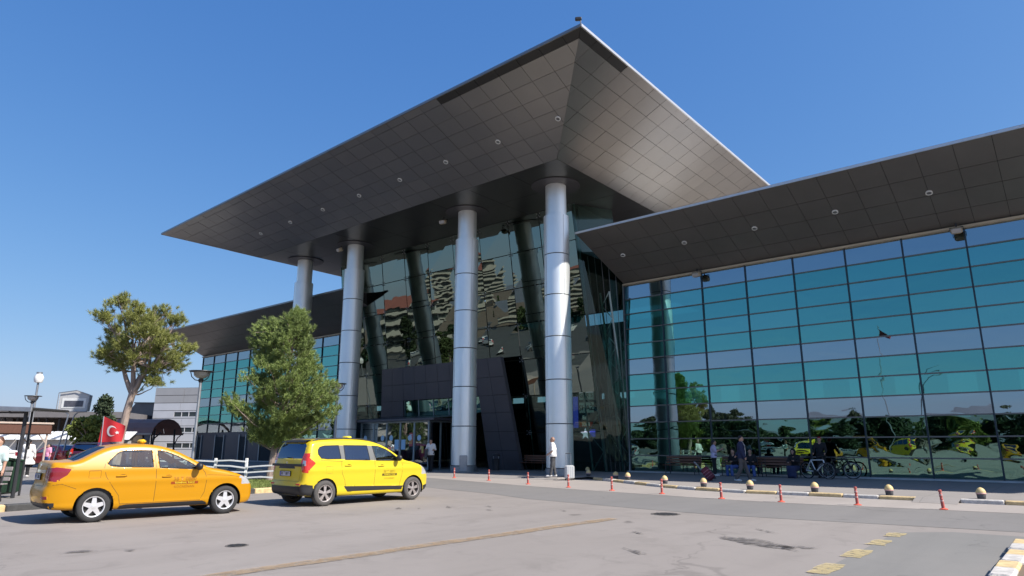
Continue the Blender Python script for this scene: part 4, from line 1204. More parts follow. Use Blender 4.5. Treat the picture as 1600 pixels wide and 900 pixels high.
# ---- saloon taxi
sed = dict(name='saloon_taxi', label='orange-yellow saloon taxi parked at left with TERMINAL TAKSI lettering on its door', cat='taxi',
  prof=[(-.86, .30), (-.90, .42), (-.93, .55), (-.915, .68), (-.87, .76), (-.865, .9), (-.85, 1.08), (-.835, 1.175), (-.79, 1.205), (-.68, 1.2), (-.5, 1.205), (-.36, 1.225), (-.18, 1.32), (.05, 1.44), (.22, 1.5), (.45, 1.535), (.75, 1.545), (1.0, 1.535), (1.25, 1.495), (1.5, 1.41), (1.75, 1.285), (2.0, 1.15), (2.2, 1.045), (2.3, 1.02), (2.55, .985), (2.85, .915), (3.08, .83), (3.22, .74), (3.3, .62), (3.33, .48), (3.33, .34), (3.28, .22), (3.1, .19), (2.9, .2), (2.1, .215), (.5, .215), (-.4, .25), (-.7, .27)],
  hw=.865, belt=1.0, tumble=.40, zmax=1.56, rr=(.55, .17), fr=(.8, .26), wr=.305, ra=.355, wb=2.59, paint=CM['y1'],
  tyre='tyre', rim='rim1', spokes=5, style=0, cab=(.0, 2.05), seats=((1.25, (-.36, .36)), (.3, (-.45, .0, .45))), mirror=(1.93, 1.02), handlem=CM['y1'],
  side=[('rear_side_window', [(.16, 1.135), (.20, 1.20), (.34, 1.345), (.45, 1.385), (.98, 1.395), (1.02, 1.05), (.40, 1.07), (.22, 1.09)], CM['glass']),
        ('front_side_window', [(1.10, 1.39), (1.28, 1.36), (1.5, 1.27), (1.72, 1.16), (1.93, 1.03), (1.93, .995), (1.15, 1.035)], CM['glass']),
        ('tail_light', [(-1.1, 1.07), (-.72, 1.08), (-.47, 1.045), (-.53, .93), (-.66, .84), (-.86, .815), (-1.1, .815)], CM['red1']),
        ('sill_trim', [(.42, .18), (.46, .29), (.58, .315), (2.1, .315), (2.2, .26), (2.2, .18)], CM['trim']),
        ('bumper_trim', [(-1.1, .2), (-1.1, .44), (-.80, .40), (-.70, .2)], CM['trim']),
        ('headlight', [(2.86, .80), (2.98, .85), (3.2, .78), (3.4, .66), (3.4, .60), (3.12, .66)], CM['lens']),
        ],
  top=[('rear_window', [(-.60, -.42), (.60, -.42), (.55, -.2), (.47, .12), (.35, .165), (-.35, .165), (-.47, .12), (-.55, -.2)], CM['glassd']),
       ('windscreen', [(-.66, 2.2), (.66, 2.2), (.62, 1.9), (.53, 1.5), (.46, 1.39), (-.46, 1.39), (-.53, 1.5), (-.62, 1.9)], CM['glass'])],
  rear=[('chrome_strip', [(-.46, 1.02), (.46, 1.02), (.46, .965), (-.46, .965)], CM['chrome']), ('tail_light', [(.50, 1.06), (1, 1.08), (1, .81), (.6, .815), (.52, .87)], CM['red1']),
        ('bumper_trim', [(-1, .2), (1, .2), (1, .42), (.5, .40), (-.5, .40), (-1, .42)], CM['trim']), ('reflector', [(.6, .53), (.76, .53), (.76, .47), (.62, .47)], CM['red1'])],
  front=[('grille', [(-.4, .72), (.4, .72), (.36, .64), (-.36, .64)], CM['trim']), ('lower_grille', [(-.5, .48), (.5, .48), (.42, .3), (-.42, .3)], CM['trim']), ('headlight', [(.42, .76), (1, .82), (1, .62), (.5, .64)], CM['lens'])],
  gaps=[[(.12, 1.14), (.10, 1.05), (.15, .88), (.30, .66), (.42, .5), (.46, .33)], [(1.04, 1.40), (1.06, 1.2), (1.08, 1.0), (1.10, .7), (1.10, .33)], [(2.02, 1.0), (2.10, .9), (2.14, .75), (2.12, .5), (2.04, .33)], [(.46, .33), (2.04, .33)], [(-.16, 1.0), (.05, 1.0), (.05, .86), (-.16, .86), (-.16, 1.0)], [(-.88, .72), (-.6, .76), (-.35, .66)], [(2.14, .86), (2.6, .84), (2.9, .8)]],
  rgaps=[[(-.5, 1.14), (-.52, .72), (.52, .72), (.5, 1.14)]], handles=[(.42, .885), (1.30, .85)])
CAR1, (sx1, ry1, fy1) = make_car(sed)
side_text(CAR1, sx1, '38 T 0880', .115, 1.68, .79, CM['ink2'])
side_band(CAR1, sx1, 1.40, 1.96, .685, .738, CM['band'])
side_text(CAR1, sx1, 'TERMİNAL TAKSİ', .052, 1.68, .7105, CM['y2'], .0012)
side_text(CAR1, sx1, 'KOCASİNAN', .07, 1.68, .63, CM['ink2'], 0)
plate(CAR1, ry1(0, .89) - .012, .89, '38 T 0880')
mb = MB(); mb.tube((0, ry1(0, 1.1) - .012, 1.1), (0, ry1(0, 1.1), 1.1), .035, n=16); mb.build('badge', CM['chrome'], CAR1)
mb = MB(); zt = 1.50; mb.rbox((.12, .92, zt + .085), (.3, .12, .085), .03); mb.build('taxi_roof_sign', mat('taxi_sign_yellow', (.85, .55, .02), .4, var=0), CAR1, True)
mb = MB(); mb.path([(-.05, .62, 1.535), (-.05, .66, 1.6), (-.02, .75, 1.6), (.0, .86, 1.56)], .008, 5); mb.tube((.3, 1.05, 1.52), (.3, .85, 1.68), .004, n=4); mb.build('roof_aerial', CM['trim'], CAR1)
# plain copies of the saloon are made before lettering is needed: parts named lettering, taxi_roof_sign can be skipped in dup()
CAR1.location = (-15.4 - .865 * math.cos(R(7)) + .0, 5.4 + .865 * math.sin(R(7)), 0); CAR1.rotation_euler = (0, 0, R(-7))

# ---- high-roof estate taxi
wag = dict(name='estate_taxi', label='lemon yellow people-carrier taxi parked in front of the entrance, dark tinted rear windows', cat='taxi',
  prof=[(-.62, .27), (-.69, .34), (-.715, .45), (-.70, .56), (-.665, .64), (-.66, .85), (-.645, 1.05), (-.60, 1.25), (-.53, 1.45), (-.47, 1.565), (-.40, 1.62), (-.2, 1.65), (.2, 1.675), (.7, 1.685), (1.1, 1.675), (1.45, 1.635), (1.75, 1.555), (2.0, 1.44), (2.25, 1.29), (2.45, 1.165), (2.6, 1.115), (2.85, 1.08), (3.15, 1.0), (3.38, .90), (3.54, .78), (3.62, .62), (3.63, .46), (3.6, .28), (3.42, .22), (3.2, .21), (2.4, .22), (.5, .22), (-.3, .25)],
  hw=.865, belt=1.1, tumble=.33, zmax=1.7, rr=(.42, .15), fr=(.95, .30), wr=.315, ra=.36, wb=2.84, paint=CM['y2'],
  tyre='tyre2', rim='rim2', spokes=5, style=1, cab=(-.35, 2.3), seats=((1.45, (-.36, .36)), (.6, (-.45, .0, .45)), (-.15, (-.3, .3))), mirror=(2.22, 1.13), handlem=CM['y2'],
  side=[('rear_quarter_window', [(-.25, 1.28), (-.25, 1.38), (-.19, 1.455), (-.05, 1.49), (.37, 1.50), (.41, 1.16), (.0, 1.16), (-.17, 1.18)], CM['glassd']),
        ('window_pillar', [(.37, 1.50), (.53, 1.50), (.54, 1.14), (.41, 1.155)], CM['pillar']),
        ('rear_side_window', [(.53, 1.50), (1.26, 1.495), (1.31, 1.115), (.54, 1.135)], CM['glassd']),
        ('window_pillar', [(1.26, 1.495), (1.43, 1.485), (1.52, 1.105), (1.31, 1.115)], CM['pillar']),
        ('front_side_window', [(1.43, 1.485), (1.62, 1.475), (1.85, 1.40), (2.05, 1.295), (2.28, 1.13), (2.28, 1.09), (1.52, 1.105)], CM['glass']),
        ('tail_light', [(-.9, 1.30), (-.60, 1.30), (-.50, 1.20), (-.33, 1.06), (-.46, .93), (-.62, .82), (-.9, .80)], CM['red2']),
        ('side_moulding', [(.55, .465), (.66, .33), (2.44, .31), (2.49, .405)], CM['trim']),
        ('bumper_trim', [(-1.1, .2), (-1.1, .60), (-.36, .52), (-.30, .2)], CM['trim']),
        ('bumper_trim', [(3.36, .1), (3.3, .38), (3.8, .42), (3.8, .1)], CM['trim']),
        ('headlight', [(3.1, .94), (3.25, .97), (3.45, .9), (3.7, .76), (3.7, .70), (3.4, .76)], CM['lens'])],
  top=[('windscreen', [(-.68, 2.48), (.68, 2.48), (.64, 2.1), (.56, 1.78), (.5, 1.7), (-.5, 1.7), (-.56, 1.78), (-.64, 2.1)], CM['glass'])],
  rear=[('rear_window', [(-.66, 1.22), (-.60, 1.17), (.60, 1.17), (.66, 1.22), (.62, 1.48), (.55, 1.54), (-.55, 1.54), (-.62, 1.48)], CM['glassd']), ('tail_light', [(.64, 1.30), (1, 1.32), (1, .80), (.70, .84), (.66, .95), (.60, 1.08)], CM['red2']),
        ('reversing_light', [(.665, 1.13), (.78, 1.12), (.80, 1.0), (.69, .99)], CM['lens']), ('tailgate_trim', [(-.36, .985), (.36, .985), (.42, .925), (-.42, .925)], CM['trim']), ('bumper_trim', [(-1, .2), (1, .2), (1, .52), (.55, .50), (-.55, .50), (-1, .52)], CM['trim'])],
  front=[('grille', [(-.42, .8), (.42, .8), (.38, .68), (-.38, .68)], CM['trim']), ('lower_grille', [(-.55, .52), (.55, .52), (.5, .32), (-.5, .32)], CM['trim']), ('headlight', [(.45, .84), (1, .92), (1, .68), (.52, .70)], CM['lens'])],
  gaps=[[(.42, 1.16), (.43, 1.0), (.46, .8), (.56, .62), (.60, .46)], [(1.44, 1.5), (1.47, 1.1), (1.50, .8), (1.50, .33)], [(2.38, 1.1), (2.42, .95), (2.42, .7), (2.34, .34)], [(-.02, .97), (.17, .97), (.17, .80), (-.02, .80), (-.02, .97)], [(.46, 1.09), (-.2, 1.13)], [(2.42, 1.02), (2.9, 1.0), (3.2, .97)]],
  rgaps=[[(-.66, 1.2), (-.62, .62), (.62, .62), (.66, 1.2)]], handles=[(.62, .985), (1.68, .955)])
CAR2, (sx2, ry2, fy2) = make_car(wag)
side_text(CAR2, sx2, '38 T 0871', .10, 1.98, .80, CM['ink3'])
side_band(CAR2, sx2, 1.74, 2.24, .69, .75, CM['bandk'])
side_text(CAR2, sx2, 'TERMİNAL TAKSİ', .048, 1.99, .7195, CM['y2'], .001)
side_text(CAR2, sx2, 'KOCASİNAN', .058, 1.99, .62, CM['ink3'], 0)
plate(CAR2, ry2(0, .80) - .012, .80, '38 T 0871')
mb = MB(); mb.add([(-.60, -.50, 1.60), (.60, -.50, 1.60), (.56, -.28, 1.645), (-.56, -.28, 1.645), (-.58, -.51, 1.575), (.58, -.51, 1.575)], [(0, 1, 2, 3), (4, 5, 1, 0)]); mb.build('tailgate_spoiler', CM['trim'], CAR2)
for sg in (1, -1):
    mb = MB(); mb.path([(sg * .60, y, z) for y, z in ((-.3, 1.615), (-.15, 1.66), (.6, 1.685), (1.2, 1.665), (1.55, 1.60))], .018, 6); mb.build('roof_rail', CM['trim'], CAR2, True)
mb = MB(); mb.rbox((.1, 1.05, 1.715), (.3, .13, .07), .025); mb.build('taxi_roof_sign', mat('taxi_sign_lemon', (.85, .7, .05), .4, var=0), CAR2, True)
mb = MB(); mb.tube((0, ry2(0, 1.07) - .012, 1.07), (0, ry2(0, 1.07), 1.07), .035, n=4); mb.build('badge', CM['chrome'], CAR2)
mb = MB()
for sg in (1, -1): mb.rbox((sg * .62, ry2(.62, .54) - .004, .545), (.2, .012, .04), .004)
mb.build('reflector', CM['red2'], CAR2)
CAR2.location = (-14.95 - .865 * math.cos(R(3)), 10.55 + .865 * math.sin(R(3)), 0); CAR2.rotation_euler = (0, 0, R(-3))
# ---------------------------------------------------------------- people
SKIN = mat('skin', (0.46, 0.27, 0.19), 0.55, var=0.06, vs=12)
def cloth(n, c): return mat(n, c, 0.85, var=0.14, vs=14, bump=0.25, bs=35)
CL = dict(white=cloth('white_cotton', (.72, .70, .68)), grey=cloth('grey_trousers', (.07, .07, .075)), black=cloth('black_fabric', (.012, .012, .014)), navy=cloth('navy_jacket', (.018, .025, .07)),
  tan=cloth('taupe_trousers', (.10, .09, .085)), lilac=cloth('pale_lilac_top', (.52, .47, .62)), denim=cloth('blue_denim', (.07, .12, .32)), dblue=cloth('dark_blue_skirt', (.03, .04, .10)), hair=mat('black_hair', (.012, .01, .01), .5, var=.2, vs=30), brown=mat('brown_hair', (.09, .04, .025), .5, var=.2, vs=30),
  shoew=cloth('white_shoe', (.6, .58, .56)), shoek=cloth('dark_shoe', (.02, .02, .022)), teal=cloth('pale_teal_shirt', (.5, .62, .6)), redc=cloth('red_cap_fabric', (.4, .01, .015)), pink=cloth('pink_cloth', (.75, .3, .45)), stub=mat('shaved_scalp', (.30, .17, .12), .5, var=.1, vs=20))
def person(loc, rz, label, top, bottom, shoes, hair='short', hairm='hair', height=1.75, legs=((.0, .0), (.0, .0)), arms=None, lean=0.0, head=(0, 0), seated=False, skirt=False, sleeve=.55, jacket=False, group=None, hood=False, fat=1.0):
    """figure facing +Y locally. arms: per side (elbow, hand) offsets from the shoulder; legs: per side (knee forward, foot forward)"""
    t = empty('person', loc, rz, label, 'person', group)
    k = height / 1.75
    if seated:
        pel = Vector((0, 0, .52)); chest = Vector((0, lean * .5 - .02, .88)); neck = Vector((0, lean - .02, 1.05)); hd = Vector((head[0], lean + head[1], 1.2))
        kn = [Vector((s * .12, .44, .50)) for s in (-1, 1)]; an = [Vector((s * .13, .42 + legs[i][1], .09)) for i, s in enumerate((-1, 1))]
    else:
        pel = Vector((0, 0, .95)); chest = Vector((0, lean * .5, 1.30)); neck = Vector((0, lean, 1.47)); hd = Vector((head[0], lean + .02 + head[1], 1.62))
        kn = [Vector((s * .095, legs[i][0], .50)) for i, s in enumerate((-1, 1))]; an = [Vector((s * .10, legs[i][1], .09)) for i, s in enumerate((-1, 1))]
    sh = [Vector((s * .185, chest.y, chest.z + .13)) for s in (-1, 1)]
    if arms is None: arms = (((-.05, 0, -.28), (-.06, .05, -.54)), ((.05, 0, -.28), (.06, .05, -.54)))
    el = [sh[i] + Vector(arms[i][0]) for i in (0, 1)]; ha = [sh[i] + Vector(arms[i][1]) for i in (0, 1)]
    J = [v * k for v in (pel, chest, neck, hd)]; pel, chest, neck, hd = J
    kn = [v * k for v in kn]; an = [v * k for v in an]; sh = [v * k for v in sh]; el = [v * k for v in el]; ha = [v * k for v in ha]
    allp = J + kn + an + sh + el + ha
    lo_ = Vector([min(p[i] for p in allp) for i in range(3)]) - Vector((.22, .22, .12)); hi_ = Vector([max(p[i] for p in allp) for i in range(3)]) + Vector((.22, .30, .18))
    def torso(P, e):
        f = capsule(P, pel + Vector((-.07, 0, .02)) * k, pel + Vector((.07, 0, .02)) * k, .115 * fat + e, .115 * fat + e)
        X, Y, Z = P
        f = smin(f, capsule((X, Y * 1.0, Z), (0, pel.y + .01, pel.z + .15 * k), (0, chest.y, chest.z - .1 * k), .125 * fat + e, .13 * fat + e), .06)
        f = smin(f, capsule(P, chest + Vector((-.085, 0, .03)), chest + Vector((.085, 0, .03)), .115 + e, .115 + e), .06)
        f = smin(f, capsule(P, sh[0] + Vector((.05, 0, 0)), sh[1] - Vector((.05, 0, 0)), .065 + e, .065 + e), .05)
        return f
    def armf(P, i, e, frac=1.0):
        f = capsule(P, sh[i], el[i], .052 + e, .040 + e)
        if frac >= 1: f = smin(f, capsule(P, el[i], ha[i], .038 + e, .026 + e), .02)
        elif frac > .6: f = smin(f, capsule(P, el[i], el[i].lerp(ha[i], (frac - .6) / .4), .038 + e, .034 + e), .02)
        else:
            f = capsule(P, sh[i], sh[i].lerp(el[i], frac / .6), .052 + e, .046 + e)
        return f
    def legf(P, i, e):
        hp = pel + Vector(((-1, 1)[i] * .09 * k, 0, -.02 * k))
        return smin(capsule(P, hp, kn[i], .085 + e, .055 + e), capsule(P, kn[i], an[i], .052 + e, .036 + e * 1.3), .03)
    def body(X, Y, Z):
        P = (X, Y, Z)
        f = torso(P, 0)
        for i in (0, 1):
            f = smin(f, armf(P, i, 0), .03); f = smin(f, legf(P, i, 0), .03)
            d = (ha[i] - el[i]).normalized(); sd = d.cross(Vector((0, 1, 0)))
            if sd.length < .2: sd = Vector((1, 0, 0))
            sd.normalize(); fwd = sd.cross(d)
            palm = ha[i] + d * .05
            f = smin(f, capsule(P, ha[i], palm, .028, .030), .015)
            for q, (o_, L_) in enumerate(((-.027, .062), (-.009, .072), (.009, .068), (.027, .052))):
                r0_ = palm + fwd * o_ + d * .015
                f = smin(f, capsule(P, r0_, r0_ + d * L_ * .55 - sd * .004, .010, .009), .004); f = smin(f, capsule(P, r0_ + d * L_ * .55 - sd * .004, r0_ + d * L_ * .9 + sd * .016, .009, .008), .004)
            f = smin(f, capsule(P, ha[i] + fwd * .02 + d * .01, ha[i] + fwd * .055 + d * .05, .012, .010), .006)
            f = smin(f, capsule(P, an[i], an[i] + Vector(((-1, 1)[i] * .02, .15, -.05)), .038, .030), .02)
        f = smin(f, capsule(P, neck - Vector((0, 0, .05)), hd - Vector((0, 0, .05)), .055, .052), .03)
        f = smin(f, np.sqrt(((X - hd.x) / .078) ** 2 + ((Y - hd.y + .01) / .096) ** 2 + ((Z - hd.z) / .115) ** 2) * .09 - .09, .02)
        f = smin(f, capsule(P, hd + Vector((0, .05, -.07)), hd + Vector((0, .065, -.075)), .035, .03), .025)
        f = smin(f, capsule(P, hd + Vector((0, .085, .005)), hd + Vector((0, .108, -.022)), .011, .014), .01)
        for s in (-1, 1):
            f = smin(f, capsule(P, hd + Vector((s * .078, -.005, .015)), hd + Vector((s * .082, -.01, -.025)), .013, .009), .006)
            f = smax(f, -(np.sqrt((X - hd.x - s * .032) ** 2 + (Y - hd.y - .098) ** 2 + (Z - hd.z - .012) ** 2) - .014), .01)
        return f
    v, q = surface_nets(body, lo_, hi_, .0135); np_mesh('body', v, q, SKIN, t)
    for s in (-1, 1):
        mb = MB(); mb.lathe([(0, .0), (.009, -.002), (.012, -.008)], (hd.x + s * .032, hd.y + .088, hd.z + .012), 8, 'y'); mb.build('eye', CL['shoek'], t)
    mb = MB(); mb.box((hd.x, hd.y + .088, hd.z - .055), (.045, .012, .008)); mb.build('mouth', mat('lip', (.3, .1, .09), .5, var=0) if 'lip' not in bpy.data.materials else bpy.data.materials['lip'], t)
    waist = pel.z - .04 * k
    def shirt(X, Y, Z):
        P = (X, Y, Z); f = torso(P, .016 + (.012 if jacket else 0))
        for i in (0, 1): f = smin(f, armf(P, i, .016 + (.01 if jacket else 0), sleeve), .035)
        f = smin(f, capsule(P, pel + Vector((-.06, 0, -.05)), pel + Vector((.06, 0, -.05)), .13 * fat, .13 * fat), .05)
        f = f + .004 * np.sin(38 * Z + 9 * X) * np.cos(21 * X + 13 * Y)
        f = smax(f, waist - (.1 if jacket else .03) - Z, .01)
        return smax(f, -capsule(P, neck + Vector((0, .03, .0)), neck + Vector((0, .03, .2)), .062, .08), .01)
    v, q = surface_nets(shirt, lo_, hi_, .015); so_ = np_mesh('jacket' if jacket else 'shirt', v, q, CL[top], t)
    if jacket:
        def inner(X, Y, Z): return smax(smax(torso((X, Y, Z), .034), np.abs(X) - .035 - .03 * (Z - waist) / .5, .01), waist + .02 - Z, .01)
        v, q = surface_nets(lambda X, Y, Z: smax(inner(X, Y, Z), chest.y - Y + .04, .01), lo_, hi_, .015)
        if len(q): np_mesh('shirt', v, q, CL['white'], t)
    def trouser(X, Y, Z):
        P = (X, Y, Z)
        f = capsule(P, pel + Vector((-.07, 0, .02)), pel + Vector((.07, 0, .02)), .127 * fat, .127 * fat)
        for i in (0, 1): f = smin(f, legf(P, i, .022), .03)
        if skirt:
            mid = (an[0] + an[1]) / 2; kz = (kn[0] + kn[1]) / 2
            f = smin(f, capsule(P, pel, kz, .17, .2), .05); f = smin(f, capsule(P, kz, kz.lerp(mid, .6), .19, .17), .05)
        f = f + .004 * np.sin(30 * Z + 11 * Y)
        f = smax(f, Z - (pel.z + .09), .01)
        return smax(f, .085 * k - Z, .01)
    v, q = surface_nets(trouser, lo_, hi_, .015); np_mesh('skirt' if skirt else 'trousers', v, q, CL[bottom], t)
    for i in (0, 1):
        a0 = an[i]
        fs_ = lambda X, Y, Z: smax(smin(capsule((X, Y, Z), a0 + Vector((0, -.03, -.025)), a0 + Vector(((-1, 1)[i] * .02, .16, -.045)), .052, .046), capsule((X, Y, Z), a0, a0 + Vector((0, 0, -.03)), .05, .05), .03), -(Z - (a0.z - .088)), .008)
        v, q = surface_nets(fs_, a0 - Vector((.09, .12, .11)), a0 + Vector((.09, .25, .09)), .012); np_mesh('shoe', v, q, CL[shoes], t)
    def hairf(X, Y, Z):
        f = np.sqrt(((X - hd.x) / .088) ** 2 + ((Y - hd.y + .018) / .108) ** 2 + ((Z - hd.z - .008) / .124) ** 2) * .1 - .1
        cut = (Y - hd.y) * .9 - (Z - hd.z) + .02
        f = smax(f, cut, .015)
        if hair == 'long': f = smin(f, capsule((X, Y, Z), hd + Vector((0, -.07, .02)), hd + Vector((0, -.11, -.36)), .075, .05), .04)
        if hair == 'pony': f = smin(f, capsule((X, Y, Z), hd + Vector((0, -.10, .06)), hd + Vector((0.02, -.17, -.28)), .055, .04), .03)
        if hood: f = smin(f, smax(np.sqrt(((X - hd.x) / .12) ** 2 + ((Y - hd.y + .02) / .13) ** 2 + ((Z - hd.z + .03) / .19) ** 2) * .12 - .12, (Y - hd.y) - .055, .02), .02)
        return f + .003 * np.sin(60 * X + 40 * Z)
    v, q = surface_nets(hairf, hd - Vector((.16, .3, .55)), hd + Vector((.16, .2, .2)), .013); np_mesh('headscarf' if hood else 'hair', v, q, CL[hairm], t)
    return t, ha

def on_walk(x, y, z=.1): return (x, y, z)
CAMR = R(39.8)
# facing angles: rz = 0 faces +Y (into the building)
man, _ = person(on_walk(-18.62, 25.25), R(118), 'bald man in white T-shirt standing beside a steel column and silver suitcase', 'white', 'grey', 'shoew', hairm='stub', height=1.78, legs=((.03, .10), (-.02, -.09)), arms=(((-.06, -.02, -.28), (-.02, .16, -.42)), ((.07, -.06, -.27), (.04, .10, -.44))), fat=1.25, sleeve=.55)
# silver suitcase
def suitcase(loc, rz, label, m, tilt=0, w_=.42, h_=.58, d_=.24, handle=.5, stripes=None):
    t = empty('suitcase', loc, rz, label, 'suitcase')
    T = Matrix.Rotation(tilt, 4, 'X')
    def put(mb): mb.v = [tuple(T @ Vector(v)) for v in mb.v]; return mb
    mb = MB(); mb.rbox((0, 0, h_ / 2 + .05), (w_, d_, h_), .05); put(mb).build('shell', m, t, True)
    for z in (.3, .5, .7):
        if stripes: mb = MB(); mb.rbox((0, 0, .05 + h_ * z), (w_ + .012, d_ + .012, .018), .006); put(mb).build('stripe', stripes, t)
        else: mb = MB(); mb.rbox(((z - .5) * .5, -d_ / 2, h_ / 2 + .05), (.02, .02, h_ * .85), .008); put(mb).build('rib', m, t)
    for sx_ in (-1, 1):
        mb = MB(); mb.tube((sx_ * .12, d_ / 2 - .03, h_ + .04), (sx_ * .12, d_ / 2 - .03, h_ + .04 + handle), .011, n=6); put(mb).build('handle_tube', M['galv'], t)
        for sy_ in (-1, 1):
            mb = MB(); mb.lathe([(.03, -.015), (.03, .015)], (sx_ * w_ * .38, sy_ * d_ * .32, .03), 10, 'x'); put(mb).build('castor', CM['trim'], t)
    mb = MB(); mb.rbox((0, d_ / 2 - .03, h_ + .05 + handle), (.28, .035, .03), .01); put(mb).build('handle_grip', CM['trim'], t)
    return t
suitcase((-17.5, 24.95, .02), R(60), 'silver hard-shell suitcase with raised handle standing right of the bald man', mat('silver_suitcase', (.55, .56, .57), .35, m=.3, var=.05))
man2, h2 = person(on_walk(-27.75, 26.3), R(205), 'man in white T-shirt and black trousers leaving the glass vestibule', 'white', 'black', 'shoek', height=1.75, legs=((.06, .10), (-.05, -.1)), arms=(((-.08, .02, -.27), (-.06, .24, -.28)), ((.08, .04, -.27), (.0, .22, -.26))), head=(0, .04))
tj = empty('jacket', (-27.75, 26.3, .1), R(205), 'dark grey jacket hanging over the forearm of the man leaving the vestibule', 'jacket')
v, q = surface_nets(lambda X, Y, Z: smin(capsule((X, Y, Z), (.20, .22, 1.18), (.21, .20, .78), .055, .09), capsule((X, Y, Z), (.12, .25, 1.18), (.14, .26, .9), .04, .06), .05) + .008 * np.sin(40 * X + 30 * Z), (0, 0, .6), (.4, .45, 1.35), .015)
np_mesh('garment', v, q, CL['grey'], tj)
wm_, _ = person(on_walk(-13.4, 30.9), R(-60), 'woman with long black hair, lilac top and black trousers standing by the benches', 'lilac', 'black', 'shoew', hair='long', height=1.66, arms=(((-.08, .06, -.25), (.02, .32, -.16)), ((.06, .08, -.25), (.04, .34, -.14))), head=(0, .03))
wk, _ = person(on_walk(-10.55, 27.0), R(-75), 'man in navy jacket and grey trousers striding along the walkway pulling a wheeled case', 'navy', 'tan', 'shoew', height=1.8, legs=((.12, .26), (-.04, -.24)), arms=(((-.08, -.10, -.26), (-.10, -.22, -.44)), ((.07, .04, -.27), (.06, .14, -.50))), jacket=True, sleeve=1.0, head=(0, 0))
suitcase((-11.75, 26.9, .12), R(105), 'dark red striped wheeled case tilted behind the striding man', mat('burgundy_case', (.13, .015, .03), .6, var=.15, vs=12), tilt=R(-38), w_=.42, h_=.55, d_=.3, handle=.42, stripes=mat('pink_stripe', (.45, .2, .25), .6, var=0))

# benches in the shade
WOOD = mat('brown_bench_slat', (.15, .06, .03), .55, var=.25, vs=6, stretch=(1, 6, 6)); IRON = M['dkmetal']
def bench(loc, rz, label, L=1.9, group='slatted benches along the glass front', wood=None):
    t = empty('bench', loc, rz, label, 'bench', group)
    for k in range(4):
        mb = MB(); mb.rbox((0, -.18 + k * .115, .44), (L, .095, .03), .008); mb.build('seat_slat', wood or WOOD, t)
    for k in range(3):
        mb = MB(); mb.rbox((0, .26 + k * .02, .56 + k * .125), (L, .028, .1), .008, Matrix.Rotation(R(-10), 3, 'X')); mb.build('back_slat', wood or WOOD, t)
    for s in (-1, 1):
        x = s * (L / 2 - .18)
        mb = MB(); mb.path([(x, -.22, 0), (x, -.2, .25), (x, -.2, .42)], .022, 6); mb.path([(x, .3, 0), (x, .22, .3), (x, .24, .5), (x, .32, .88)], .022, 6); mb.tube((x, -.2, .415), (x, .23, .415), .02, n=6); mb.path([(x, -.2, .42), (x, -.21, .62), (x, .0, .66), (x, .26, .64)], .018, 6); mb.build('end_frame', IRON, t)
    return t
bench((-15.6, 32.0, .1), 0, 'brown slatted bench nearest the corner of the glass wing, empty')
bench((-12.6, 31.9, .1), 0, 'brown slatted bench behind the woman in the lilac top')
bench((-10.7, 31.9, .1), 0, 'brown slatted bench behind the walking man, beside the seated woman')
bench((-24.2, 31.0, .1), 0, 'dark slatted bench in the shade between the entrance frame and the column')
st1, _ = person((-12.75, 31.75, .02), R(165), 'person in dark top and blue jeans sitting on a bench beside the standing woman', 'black', 'denim', 'shoek', hair='long', seated=True, lean=.12, arms=(((-.06, .12, -.24), (.05, .32, -.26)), ((.06, .12, -.24), (-.03, .32, -.26))), sleeve=1.0)
st2, _ = person((-12.0, 31.75, .02), R(200), 'person in black sitting at the bench end, behind the walking man', 'black', 'denim', 'shoek', hair='long', seated=True, lean=.06, arms=(((-.06, .12, -.24), (.05, .32, -.26)), ((.06, .12, -.24), (-.03, .32, -.26))), sleeve=1.0)
st3, _ = person((-9.95, 31.6, .02), R(175), 'woman in dark headscarf and long navy skirt sitting on a bench by the bicycles', 'black', 'dblue', 'shoek', hairm='black', seated=True, lean=.14, skirt=True, hood=True, arms=(((-.06, .14, -.24), (.08, .26, -.20)), ((.06, .12, -.24), (-.03, .30, -.26))), sleeve=1.0)
bk_, _ = person((-9.0, 32.2, .1), R(185), 'man in black with a red cap standing behind the white bicycle', 'black', 'black', 'shoek', hairm='redc', height=1.78, sleeve=1.0, arms=(((-.06, .1, -.26), (-.05, .32, -.38)), ((.06, .1, -.26), (.05, .32, -.38))))
# litter bin by the entrance, waste bin
def litter_bin(loc, label):
    t = empty('litter_bin', loc, 0, label, 'litter bin')
    mb = MB(); mb.lathe([(.17, .0), (.2, .02), (.22, .62), (.235, .66)], n=20); mb.build('drum', M['dkmetal'], t, True)
    mb = MB(); mb.lathe([(.24, .82), (.2, .90), (.0, .94)], n=20); mb.lathe([(.24, .82), (.22, .80)], n=20, cap=False); mb.build('hood', M['dkmetal'], t, True)
    for k in range(4): mb = MB(); a_ = k * 1.571; mb.tube((.21 * math.cos(a_), .21 * math.sin(a_), .64), (.21 * math.cos(a_), .21 * math.sin(a_), .83), .012, n=5); mb.build('hood_post', M['galv'], t)
litter_bin((-26.2, 30.0, .1), 'dark litter bin standing against the charcoal entrance frame')
